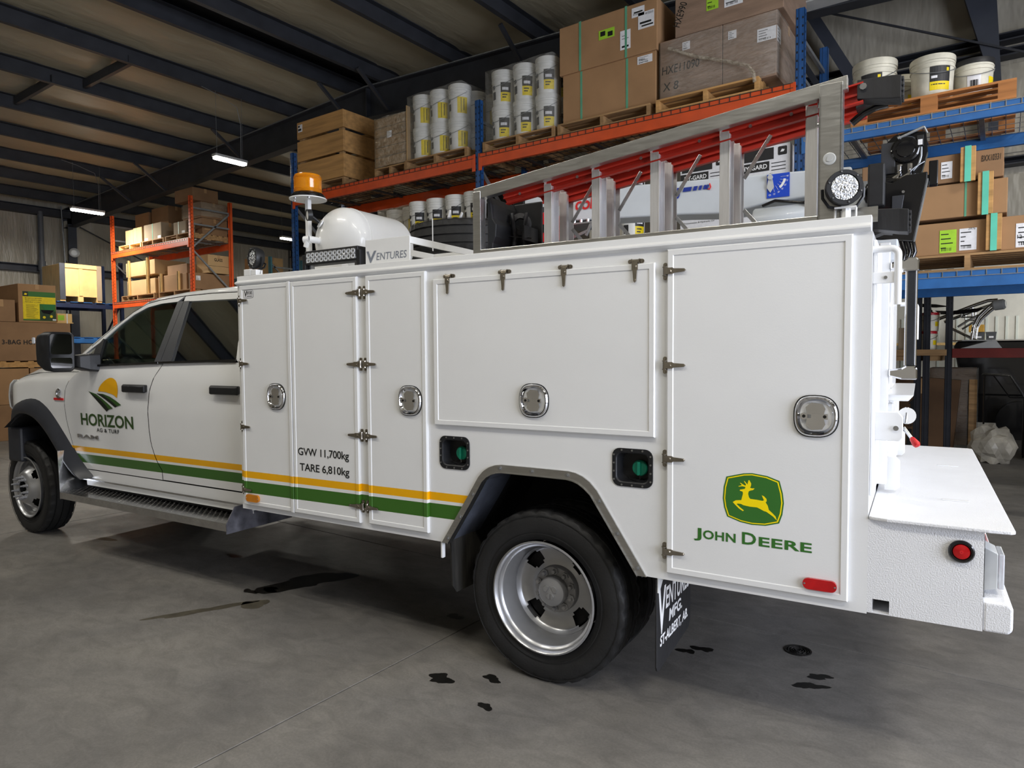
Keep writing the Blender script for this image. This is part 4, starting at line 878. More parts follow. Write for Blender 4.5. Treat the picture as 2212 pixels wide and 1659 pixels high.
B().tube([(1.775,.26,2.235),(1.79,.25,2.18),(1.80,.25,2.11),(1.785,.25,2.05),(1.77,.25,2.015)],.012,8).tube([(1.85,.28,2.235),(1.845,.27,2.18),(1.835,.27,2.11),(1.85,.27,2.05),(1.87,.27,2.015)],.010,8).obj('moulded_rib', M_flare, cap, smooth=50)
B().bar((1.77,.22,2.12),(1.90,.24,2.10),.01,.004).box(1.87,1.88,.20,.34,2.09,2.16).obj('tool_slot', M_black, cap)
def foot(x0, z0, x1, z1, y, s):
    b = B().loft([[(x0,y-.035,z0+.034),(x0,y+.035,z0+.034),(x0,y+.035,z0-.034),(x0,y-.035,z0-.034)],[(x1-.03,y-.040,z1+.040),(x1-.03,y+.040,z1+.040),(x1-.03,y+.040,z1-.042),(x1-.03,y-.040,z1-.042)],[(x1,y-.044,z1+.034),(x1,y+.044,z1+.034),(x1,y+.044,z1-.046),(x1,y-.044,z1-.046)]],cap0=True,cap1=True)
    for i in range(4):
        for j in range(4): b.box(x1-.004,x1+.008,y-.040+i*.022,y-.026+i*.022,z1-.040+j*.019,z1-.027+j*.019)
    b.obj('rubber_foot', M_rubber, LD, bev=.003)
foot(3.325,2.487,3.465,2.475,.15,1); foot(3.31,2.50,3.415,2.525,.30,1); foot(3.355,2.02,3.495,2.005,.15,1); foot(3.35,2.0,3.44,2.03,.30,1)
B().cyl((3.345,.118,2.492),(3.345,.105,2.492),.012,n=8).obj('foot_bolt', M_zinc, LD)
B().tube([(3.30,.22,2.40),(3.34,.22,2.43),(3.38,.22,2.445),(3.42,.22,2.45)],.014,8).obj('foot_strut', M_gloss, LD, smooth=50)
# ---- round LED work lamps
def work_lamp(c, r, ax, parent, base):
    ax = Vector(ax).normalized(); c = Vector(c)
    t = B().lathe([(r*.5,-.055),(r*.85,-.05),(r,-.02),(r,.0),(r*.97,.006),(r*.76,.006),(r*.74,-.002)],c,ax,40,cap0=True).obj('work_lamp', M_black, parent, smooth=35)
    B().lathe([(r*.75,-.002),(r*.72,.002),(.001,.003)],c,ax,32).obj('lens', M_reflector, t)
    a = ax.orthogonal().normalized(); b_ = ax.cross(a)
    for i in range(9):
        p = c if i == 8 else c+a*math.cos(2*math.pi*i/8)*r*.50+b_*math.sin(2*math.pi*i/8)*r*.50
        B().lathe([(r*.175,.003),(r*.16,.005),(r*.05,.001),(.001,.001)],p,ax,14).obj('led_cell', M_clear, t, smooth=50)
    for i in range(6):
        p = c+a*math.cos(2*math.pi*i/6)*r*.88+b_*math.sin(2*math.pi*i/6)*r*.88; B().cyl(p+ax*.005,p+ax*.010,r*.045,n=8).obj('screw', M_zinc, t)
    sd = Vector((0,0,1)).cross(ax).normalized(); dn = Vector((0,0,-1)); cc = c-ax*.025
    B().tube([cc+sd*r*1.1,cc+sd*r*1.08+dn*r*.5,cc+sd*r*.75+dn*r*1.0,cc+dn*r*1.18,cc-sd*r*.75+dn*r*1.0,cc-sd*r*1.08+dn*r*.5,cc-sd*r*1.1],.006,6).obj('lamp_bracket', M_black, t, smooth=50)
    return t
t = work_lamp((3.300,-.005,2.116),.062,(.35,-1,0),TR,1)
B().tube([(3.268,.02,2.012),(3.268,.02,2.044),(3.272,.02,2.048),(3.330,.02,2.048),(3.335,.02,2.044),(3.335,.02,2.012)],.004,6).box(3.267,3.337,.0,.05,2.044,2.050).cyl((3.303,.02,2.012),(3.303,.02,2.045),.016,n=8).obj('lamp_mount', M_white, t)
t = work_lamp((.120,.02,2.118),.064,(-.25,-1,.02),TR,1)
B().box(.06,.12,.0,.06,2.012,2.050).box(.125,.17,.0,.05,2.012,2.045).obj('lamp_mount', M_white, t, bev=.003); B().tube([(.16,.06,2.09),(.185,.06,2.08),(.185,.05,2.06),(.165,.04,2.05),(.165,.03,2.02)],.006,6).obj('cable', M_gloss, t, smooth=50)
# ---- LED light bar
lb = B().loft([[(x,y,z) for y,z in ((.03,2.042),(.10,2.042),(.11,2.06),(.11,2.10),(.10,2.121),(.03,2.121))] for x in (.548,.950)], cap0=True, cap1=True).obj('light_bar', M_black, TR, bev=.004)
B().box(.562,.938,.0275,.031,2.053,2.110).obj('reflector_panel', M_reflector, lb)
for j in range(2):
    for i in range(11): B().lathe([(.0145,0),(.0135,.003),(.006,.0),(.001,.0)],(.580+i*.0340,.0275,2.068+j*.027),(0,-1,0),12).obj('led_cell', M_clear, lb, smooth=50)
for x in (.540,.955): B().box(x-.012,x+.012,.03,.10,2.012,2.10).obj('bar_bracket', M_black, lb, bev=.002)
B().tube([(.95,.11,2.10),(.99,.13,2.10),(1.01,.13,2.07),(.99,.12,2.04),(.965,.11,2.045)],.007,6).obj('cable', M_gloss, lb, smooth=50)
for x in (.575,.92): B().cyl((x,.06,2.012),(x,.06,2.042),.014,n=6).obj('bolt', M_zinc, lb)
# ---- spare wheel carrier; the shade of cut-through letters is painted on
vp = B().box(.998,1.300,.040,.046,2.012,2.143).obj('carrier_plate', M_white, TR, bev=.002)
b = B(); b.decal('V',(1.006,.0392,2.022),U,V,.070,.062); b.decal('ENTURES',(1.075,.0392,2.033),U,V,.205,.038); b.obj('shade_grey_lettering', mat('cut_shadow',(120,126,138),.6,var=.1), vp)
for x in (1.005,1.293): B().box(x-.006,x+.006,.046,1.66,2.105,2.140).obj('carrier_arm', M_white, vp, bev=.002)
B().box(1.0,1.29,.62,.66,2.10,2.14).box(.45,1.15,1.1,1.14,2.14,2.20).box(.45,1.15,1.5,1.54,2.14,2.20).obj('cross_bar', M_white, vp, bev=.002)
# ---- air tank
tk = B(); tc_ = (.520,.36,2.222); rT = .205
prof = [(.001,-.115)]+[(rT*math.sin(R(a)), -.115*math.cos(R(a))) for a in range(10,91,8)]+[(rT,.03),(rT+.003,.03),(rT+.003,.042),(rT,.042),(rT,.40)]+[(rT*math.cos(R(a)),.40+.10*math.sin(R(a))) for a in range(8,90,8)]
tk.lathe(prof,tc_,(0,1,0),48); tk = tk.obj('air_tank', M_white, TR, smooth=40)
B().box(tc_[0]-.002,tc_[0]+.002,.44,.8,2.01,2.02).box(.36,.44,.30,.36,2.01,2.12).box(.30,.60,.26,.275,2.01,2.12).box(.56,.60,.26,.30,2.08,2.17).box(.575,.615,.25,.45,2.01,2.125).obj('tank_saddle', M_white, tk, bev=.003)
B().lathe([(.045,0),(.045,.012),(.030,.014),(.030,.026),(.020,.03),(.020,.10)],(.43,.285,2.222),(-.25,-1,.05),20).cyl((.41,.20,2.225),(.375,.19,2.222),.024,n=14).cyl((.40,.19,2.22),(.385,.19,2.18),.016,n=12).obj('tank_fitting', M_white, tk, smooth=40)
B().lathe([(.028,0),(.028,.008),(.016,.01)],(.425,.275,2.325),(-.35,-.8,.5),16).obj('gauge_boss', M_white, tk, smooth=40)
g = B().cyl((.42,.265,2.335),(.395,.22,2.372),.010,n=10).lathe([(.001,0),(.034,.0),(.034,.028),(.030,.028),(.029,.022)],(.392,.232,2.376),(-.45,-.85,-.1),28).obj('pressure_gauge', M_black, tk, smooth=35)
gd = Vector((-.45,-.85,-.1)).normalized(); gc = Vector((.392,.232,2.376))+gd*.023
B().lathe([(.029,0),(.001,.0005)],gc,gd,24).obj('gauge_face', M_whiteink, g)
# ---- amber beacon on its mast
bc = B().box(.278,.306,.286,.314,2.012,2.492).obj('beacon_mast', M_white, TR, bev=.003)
B().cyl((.292,.30,2.490),(.292,.30,2.496),.112,n=48).obj('beacon_plate', M_white, bc)
for a in (-100,-40,200): B().cyl((.292+.09*math.cos(R(a)),.30+.09*math.sin(R(a)),2.484),(.292+.09*math.cos(R(a)),.30+.09*math.sin(R(a)),2.490),.008,n=8).obj('bolt', M_zinc, bc)
B().lathe([(.105,0),(.105,.012),(.095,.024),(.086,.032),(.080,.034)],(.292,.30,2.497),(0,0,1),48).obj('beacon_base', M_gloss, bc, smooth=35)
pr = [(.083,.030)]
for k in range(4): pr += [(.0845,.034+k*.006),(.0825,.037+k*.006)]
pr += [(.0835,.062),(.083,.105)]
for k in range(3): pr += [(.0845,.110+k*.008),(.0815,.114+k*.008)]
pr += [(.078,.140),(.060,.146),(.001,.148)]
B().lathe(pr,(.292,.30,2.497),(0,0,1),48).obj('beacon_dome', M_amber, bc, smooth=30)
B().cyl((.292,.30,2.53),(.292,.30,2.60),.03,.045,n=20).cyl((.292,.30,2.52),(.292,.30,2.535),.07,n=24).obj('beacon_lamp', M_reflector, bc)
# ---- crane: boom lies along the far side of the bed
bm = B().prism([(1.135,2.63),(1.165,2.65),(3.20,2.548),(3.20,2.42),(2.75,2.40),(2.55,2.365),(2.25,2.39),(1.33,2.44),(1.22,2.46),(1.135,2.50)],'xz',1.50,1.72).obj('crane_boom', M_grey, TR, bev=.012, seg=3)
B().prism([(1.05,2.64),(1.135,2.65),(1.135,2.43),(1.05,2.45)],'xz',1.49,1.73).obj('boom_tip', M_gloss, bm, bev=.006)
B().prism([(1.135,2.545),(1.30,2.545),(1.315,2.43),(1.20,2.41),(1.135,2.46)],'xz',1.485,1.50).obj('tip_plate', M_flare, bm, bev=.004)
for x in (1.16,1.245): B().cyl((x,1.485,2.515),(x,1.475,2.515),.014,n=6).obj('bolt', M_zinc, bm)
B().decal('cobra',(1.535,1.494,2.492),U,V,.25,.088).obj('boom_lettering', M_redi, bm); B().decal('5400',(2.115,1.494,2.487),U,V,.135,.068).obj('boom_lettering', M_blui, bm)
b = B(); b.m(M_blui).box(1.465,1.525,1.494,1.496,2.555,2.58)
for x0, x1 in ((2.265,2.315),(2.328,2.350),(2.362,2.378),(2.390,2.405),(2.408,2.418)): b.prism([(x0,2.525),(x1,2.525),(x1+.008,2.55),(x0+.008,2.55)],'xz',1.493,1.496)
b.m(M_redi).tube([(2.43,1.493,2.555),(2.437,1.493,2.535),(2.43,1.493,2.52),(2.42,1.493,2.525)],.004,5); b.obj('boom_striping', None, bm)
b = B(); b.m(M_blue2).box(2.760,2.883,1.494,1.498,2.425,2.560)
b.m(M_whiteink)
for k in range(7):
    a = R(-90+k*15); b.bar((2.780+.055*math.cos(a),1.492,2.54+.055*math.sin(a)),(2.780+.085*math.cos(a),1.492,2.54+.085*math.sin(a)),.001,.002,(0,1,0))
for k, key in enumerate(('a0','a15','a30','a45','a60','a75','a90')):
    a = R(-90+k*15); b.decal(key,(2.777+.096*math.cos(a)-.006,1.492,2.535+.098*math.sin(a)),U,V,.012,.010)
b.prism([(2.780+.072*math.cos(R(t)),2.54+.072*math.sin(R(t))) for t in range(-50,-9,8)]+[(2.780+.085*math.cos(R(t)),2.54+.085*math.sin(R(t))) for t in range(-10,-51,-8)],'xz',1.492,1.494)
st = b.obj('angle_gauge', None, bm); B().prism([(2.770,2.54),(2.790,2.54),(2.800,2.485),(2.780,2.455),(2.760,2.485)],'xz',1.488,1.491).cyl((2.780,1.49,2.542),(2.780,1.475,2.542),.014,n=16).obj('gauge_pointer', M_house, st)
B().box(1.45,1.66,1.49,1.73,2.40,2.412).bar((1.46,1.5,2.40),(1.50,1.5,2.30),.012,.02).bar((1.49,1.5,2.31),(1.62,1.5,2.35),.012,.02).bar((1.65,1.5,2.40),(1.61,1.5,2.32),.012,.02).obj('boom_rest', M_galv, bm, bev=.002)
for k in range(4): B().cyl((1.475+k*.05,1.5,2.412),(1.475+k*.05,1.5,2.43),.010,n=6).obj('bolt', M_zinc, bm)
B().cyl((2.12,1.49,2.535),(2.12,1.50,2.535),.022,n=18).obj('boom_pin', M_zinc, bm)
B().lathe([(.001,0),(.07,.0),(.078,.01),(.078,.42),(.05,.46),(.03,.5)],(2.70,1.45,2.285),(1,.05,.02),28).obj('lift_cylinder', M_grey, bm, smooth=40)
B().tube([(2.75,1.42,2.37),(2.82,1.41,2.39),(2.95,1.41,2.365),(3.15,1.42,2.34)],.009,8).tube([(2.98,1.40,2.37),(3.0,1.40,2.33),(3.05,1.40,2.27)],.012,8).tube([(3.10,1.40,2.37),(3.12,1.40,2.33),(3.16,1.40,2.27)],.012,8).obj('hose', M_gloss, bm, smooth=50)
B().cyl((3.25,1.58,1.05),(3.25,1.58,2.45),.13,.12,n=28).cyl((3.25,1.58,2.28),(3.25,1.58,2.33),.17,n=28).obj('crane_post', M_grey, TR, smooth=40)
wc = B().prism([(3.345,2.60),(3.40,2.655),(3.47,2.67),(3.545,2.655),(3.555,2.55),(3.53,2.44),(3.36,2.44),(3.345,2.50)],'xz',1.42,1.47).obj('winch', M_gloss, TR, bev=.004)
B().lathe([(.068,0),(.066,.02),(.058,.026),(.044,.026),(.040,.032),(.020,.034),(.001,.034)],(3.455,1.42,2.575),(0,-1,0),36).obj('winch_drum', M_gloss, wc, smooth=30)
for i in range(6): B().cyl((3.455+.055*math.cos(i*1.047),1.396,2.575+.055*math.sin(i*1.047)),(3.455+.055*math.cos(i*1.047),1.388,2.575+.055*math.sin(i*1.047)),.006,n=6).obj('bolt', M_gloss, wc)
B().box(3.345,3.41,1.405,1.42,2.46,2.62).obj('gusset_plate', M_flare, wc, bev=.003); B().box(3.505,3.535,1.395,1.425,2.58,2.635).obj('sensor', M_black, wc, bev=.002); B().box(3.510,3.530,1.392,1.396,2.585,2.612).obj('sensor_label', M_wlab, wc)
B().cyl((3.425,1.40,2.635),(3.535,1.40,2.675),.007,n=10).cyl((3.42,1.40,2.632),(3.432,1.40,2.637),.012,n=10).cyl((3.535,1.40,2.675),(3.55,1.40,2.64),.005,n=8).obj('hook_rod', M_galv, wc, smooth=40)
B().tube([(3.525,1.40,2.575),(3.525,1.40,2.53),(3.515,1.40,2.49),(3.49,1.40,2.46)],.005,6).tube([(3.54,1.40,2.50),(3.50,1.39,2.475),(3.45,1.385,2.43)],.003,6).obj('cable', M_galv, wc, smooth=50)
for x in (3.43,3.475):
    B().cyl((x,1.39,2.495),(x,1.39,2.465),.013,n=6).tube([(x,1.39,2.465),(x-.006,1.385,2.44),(x-.03,1.38,2.425),(x-.055,1.38,2.42)],.010,8).obj('hose_fitting', M_chrome, wc, smooth=40)
B().tube([(3.40,1.38,2.42),(3.33,1.37,2.42),(3.29,1.36,2.40),(3.275,1.35,2.36),(3.29,1.35,2.32),(3.33,1.35,2.29)],.014,8).tube([(3.42,1.37,2.415),(3.35,1.36,2.41),(3.31,1.35,2.385),(3.30,1.34,2.35),(3.32,1.34,2.31)],.012,8).obj('hydraulic_hose', M_gloss, wc, smooth=50)
B().box(3.36,3.60,1.44,1.47,2.39,2.44).box(3.56,3.60,1.40,1.47,2.38,2.50).obj('winch_mount', M_gloss, wc, bev=.004)
cv = B().prism([(3.34,2.415),(3.40,2.40),(3.46,2.43),(3.555,2.435),(3.555,2.40),(3.50,2.09),(3.30,2.12)],'xz',1.34,1.40).obj('crane_cover', M_gloss, TR, bev=.006)
B().prism([(3.40,2.33),(3.455,2.33),(3.44,2.21),(3.40,2.21)],'xz',1.335,1.34).obj('cover_panel', M_flare, cv, bev=.003); B().bar((3.556,1.37,2.40),(3.502,1.37,2.09),.06,.006).obj('cover_edge', M_galv, cv)
for x, z in ((3.36,2.335),(3.45,2.345)): B().cyl((x,1.335,z),(x,1.33,z),.007,n=10).obj('screw', M_zinc, cv)
for k in range(3): B().tube([(3.44+k*.025,1.36,2.12),(3.46+k*.022,1.35,2.04),(3.45+k*.016,1.34,1.98),(3.41+k*.008,1.33,1.93)],.013,8).obj('hydraulic_hose', M_gloss, cv, smooth=50)
B().box(3.36,3.45,.62,.80,1.92,2.01).obj('control_box', M_grey, TR, bev=.006); B().box(3.29,3.37,1.30,1.40,2.28,2.50).obj('valve_box', M_black, TR, bev=.01)
# ---- engine of the compressor
en = B().prism([(1.235,2.28),(1.215,2.32),(1.215,2.44),(1.25,2.475),(1.45,2.46),(1.45,2.26)],'xz',1.30,1.62).obj('compressor_engine', M_engine, TR, bev=.008)
B().box(1.245,1.272,1.296,1.300,2.315,2.40).obj('warning_label', M_ylab, en); B().box(1.365,1.41,1.294,1.300,2.33,2.385).obj('switch_plate', M_gloss, en, bev=.004); B().lathe([(.020,0),(.018,.012),(.008,.014),(.001,.014)],(1.32,1.30,2.37),(0,-1,0),16).obj('oil_plug', M_zinc, en, smooth=40)
for x, z in ((1.24,2.445),(1.35,2.45),(1.235,2.30)): B().cyl((x,1.30,z),(x,1.29,z),.009,n=8).obj('bolt', M_zinc, en)
B().box(1.24,1.60,1.30,1.66,2.011,2.27).obj('engine_base', M_black, en)
# ---- spare tyre lying on the carrier
b = B(); tyre(b, -.112, .112, .405, .262); sp = b.mesh('spare_tyre'); sp.materials.append(M_rub)
sp.polygons.foreach_set('use_smooth', [True]*len(sp.polygons)); sp.set_sharp_from_angle(angle=R(40))
SP = thing('spare_wheel', 'black spare truck tyre lying flat on a white carrier beside the air tank', 'tyre', (0,0,0), (0,0,R(4.8209)))
place('tyre', sp, SP, (.775,1.31,2.315), (R(90),0,0))
B().lathe([(.262,.0),(.25,.02),(.24,.10),(.10,.12),(.05,.12)],(.775,1.31,2.215),(0,0,1),40).obj('rim', M_rim, SP, smooth=40)
for a in (-55,-35): B().bar((.80+.1*math.cos(R(a)),1.29+.38*math.sin(R(a)),2.43),(.80+.1*math.cos(R(a))+.03,1.29+.40*math.sin(R(a)),2.475),.012,.012).obj('valve_extension', M_whiteink, SP)
B().box(.796,.80,.885,.890,2.21,2.42).obj('paint_mark', M_whiteink, SP)
# ================================================================ storage racks and goods (building frame)
def upright(parent, x, y, z1, m, w_=.078, d_=.07, holes=True, face=-1, z0=0.0):
    b = B().box(x-w_/2,x+w_/2,y,y+.012,z0,z1).box(x-w_/2,x-w_/2+.006,y,y+d_,z0,z1).box(x+w_/2-.006,x+w_/2,y,y+d_,z0,z1).box(x-.010,x+.010,y-.004,y+.004,z0,z1)
    o = b.obj('upright', m, parent, bev=.002)
    if holes:
        h = B(); k = 0; z = max(z0, 2.0)
        while z < z1-.05:
            for s in (-1,1): h.box(x+s*.024-.006,x+s*.024+.006,y-.0012,y+.003,z-.010,z+.010)
            h.box(x+w_/2-.002,x+w_/2+.0012,y+.028,y+.042,z+.02,z+.04)
            z += .0762
        h.obj('slot', M_hole, o, kind='stuff')
    return o
def beam(parent, x0, x1, y, zt, h, m, m2=None, back=False):
    s = 1 if back else -1
    o = B().prism([(y,zt-h),(y+.045,zt-h),(y+.045,zt-.03),(y+.03,zt-.03),(y+.03,zt),(y,zt)],'yz',x0+.04,x1-.04).obj('beam', m, parent, bev=.003)
    for x in (x0+.034,x1-.034): B().box(x-.006 if x == x0+.034 else x-.04, x+.04 if x == x0+.034 else x+.006, y-.004, y+.012, zt-h-.05, zt+.005).obj('beam_connector', m, o, bev=.002)
    return o
def deck(parent, x0, x1, y0, y1, z, m=None, step=.1, drop=.045):
    b = B(); n = int((x1-x0-.1)/step); r = .0028
    for i in range(n+1):
        x = x0+.05+i*step; b.box(x-r,x+r,y0-.006,y1,z,z+2*r); b.box(x-r,x+r,y0-.0062,y0-.0005,z-drop,z)
    for k in range(7): y = y0+.06+(y1-y0-.1)*k/6; b.box(x0+.05,x1-.05,y-r,y+r,z-2*r,z)
    b.box(x0+.05,x1-.05,y0-.0064,y0-.0008,z-drop-2*r,z-drop); b.box(x0+.05,x1-.05,y0-.0064,y0-.0008,z-2*r,z)
    for k in range(4): x = x0+.4+(x1-x0-.8)*k/3; b.box(x-.02,x+.02,y0+.05,y1-.05,z-.03,z-.006)
    return b.obj('wire_deck', m or M_wire, parent)
def frame(parent, x, y0, y1, z1, mu, mb, holes=True):
    upright(parent,x,y0,z1,mu,holes=holes); upright(parent,x,y1-.07,z1,mu,holes=False)
    z = .3; k = 0
    while z < z1-.9:
        B().bar((x,y0+.05,z if k % 2 == 0 else z+.85),(x,y1-.05,z+.85 if k % 2 == 0 else z),.03,.035).obj('frame_brace', mb, parent); z += .9; k += 1
    for zz in (z1-.25,z1-.6): B().bar((x,y0+.05,zz),(x,y1-.05,zz),.03,.035).obj('frame_brace', mb, parent)
RY0, RY1 = 4.35, 5.42
UX = [-5.30,-1.60,2.185,5.93]
RK = thing('pallet_rack', 'long pallet rack with blue uprights and orange and blue beams behind the truck', 'rack', (0,0,0))
for x in UX: frame(RK, x, RY0, RY1, 4.68, M_bl, M_galv)
for i in (0,1):
    for y, bk in ((RY0-.02,0),(RY1-.03,1)):
        beam(RK, UX[i], UX[i+1], y, 4.012, .155, M_or); beam(RK, UX[i], UX[i+1], y, 2.62, .155, M_or)
    deck(RK, UX[i], UX[i+1], RY0-.02, RY1, 4.014, M_wired); deck(RK, UX[i], UX[i+1], RY0-.02, RY1, 2.622, M_wired)
for y in (RY0-.02, RY1-.03):
    beam(RK, UX[2], UX[3], y, 3.505, .105, M_bl2); beam(RK, UX[2], UX[3], y, 2.19, .135, M_bl2)
deck(RK, UX[2], UX[3], RY0-.02, RY1, 3.507, M_wire); deck(RK, UX[2], UX[3], RY0-.02, RY1, 2.192, M_wire)
# ---- pallets
def pallet(label, x0, x1, y0, y1, z0, h=.128, m=None, rot=0, blocks=False):
    m = m or M_wood2; t = thing('pallet', label, 'pallet', ((x0+x1)/2,(y0+y1)/2,z0), (0,0,rot)); w_, d_ = x1-x0, y1-y0; bt_ = .018
    me = B().box(-w_/2,w_/2,-.045,.045,0,bt_).mesh('deck_board'); me.materials.append(m)
    n = 7
    for k in range(n): place('deck_board', me, t, (0,-d_/2+.045+(d_-.09)*k/(n-1),h-bt_))
    for k in range(3): place('deck_board', me, t, (0,-d_/2+.045+(d_-.09)*k/2,0))
    if blocks:
        mb = B().box(-.06,.06,-.05,.05,bt_,h-bt_).mesh('block'); mb.materials.append(m)
        for i in range(3):
            for j in range(3): place('block', mb, t, (-w_/2+.06+(w_-.12)*i/2,-d_/2+.05+(d_-.1)*j/2,0))
    else:
        ms = B().box(-.02,.02,-d_/2,d_/2,bt_,h-bt_).mesh('stringer'); ms.materials.append(m)
        for k in range(3): place('stringer', ms, t, (-w_/2+.02+(w_-.04)*k/2,0,0))
    return t
# ---- cartons
def carton(label, x0, x1, y0, y1, z0, z1, m, cat='carton', group=None, tape=True, face='y', marks=(), rot=None, name='carton', flap=True):
    """closed carton; marks are printed labels on the front (y) or right-hand (x) face"""
    b = B().box(x0,x1,y0,y1,z0,z1); o = b.obj(name, m, bev=.006)
    tag(o, label, cat, group)
    ym, xm = (y0+y1)/2, (x0+x1)/2
    if flap: B().box(x0+.002,x1-.002,ym-.002,ym+.002,z1-.001,z1+.0015).obj('top_seam', M_ink, o)
    if tape:
        B().box(x0-.001,x1+.001,ym-.03,ym+.03,z1-.002,z1+.002).obj('tape', M_tape, o)
        B().box(x1-.002,x1+.0015,ym-.03,ym+.03,z1-.09,z1).obj('tape', M_tape, o)
    for kind, f, a0, a1, c0, c1 in marks:
        mm = {'w':M_wlab,'g':M_glab,'k':M_ink,'t':M_tape,'s':M_strap,'e':M_teal,'b':M_blab,'y':M_ylab}[kind]
        if f == 'y': q = B().box(a0,a1,y0-.003,y0-.0005,c0,c1)
        else: q = B().box(x1+.0005,x1+.003,a0,a1,c0,c1)
        l = q.obj('strap' if kind in 'se' else 'label', mm, o)
        if kind in 'wg':
            p = B(); p.m(M_ink); rr = random.Random(int(a0*1000)); hh = c1-c0; ww = a1-a0
            for r_ in range(4):
                zz = c1-hh*(.16+.2*r_); e = ww*rr.uniform(.3,.8)
                for (s0, s1) in ((.08, e/ww),):
                    if f == 'y': p.box(a0+ww*s0,a0+ww*s1,y0-.0036,y0-.003,zz-hh*.045,zz)
                    else: p.box(x1+.003,x1+.0036,a0+ww*s0,a0+ww*s1,zz-hh*.045,zz)
            for s in range(9):
                s0 = .12+s*.07; wd = rr.choice((.02,.035))
                if f == 'y': p.box(a0+ww*s0,a0+ww*(s0+wd),y0-.0036,y0-.003,c0+hh*.08,c0+hh*.22)
                else: p.box(x1+.003,x1+.0036,a0+ww*s0,a0+ww*(s0+wd),c0+hh*.08,c0+hh*.22)
            p.obj('print', None, l, kind='stuff')
    return o
def written(parent, key, org, u, v, w_, h_, m=None): return B().decal(key, org, u, v, w_, h_).obj('lettering', m or M_ink, parent)
def film(parent, x0, x1, y0, y1, z0, z1, m=None, sag=.012, seed=1):
    rnd = random.Random(seed); n = 7; rings = []
    def ring(z):
        out = []
        for (xa,ya,xb,yb) in ((x0,y0,x1,y0),(x1,y0,x1,y1),(x1,y1,x0,y1),(x0,y1,x0,y0)):
            for k in range(n):
                t = k/n; e = rnd.uniform(.003,sag) if k else .004
                nx_, ny_ = (yb-ya), -(xb-xa); L_ = math.hypot(nx_,ny_); out.append((xa+(xb-xa)*t+nx_/L_*e, ya+(yb-ya)*t+ny_/L_*e, z+rnd.uniform(-.01,.01)))
        return out
    for k in range(9): rings.append(ring(z0+(z1-z0)*k/8))
    return B().loft(rings).obj('stretch_film', m or M_film, parent, smooth=180)
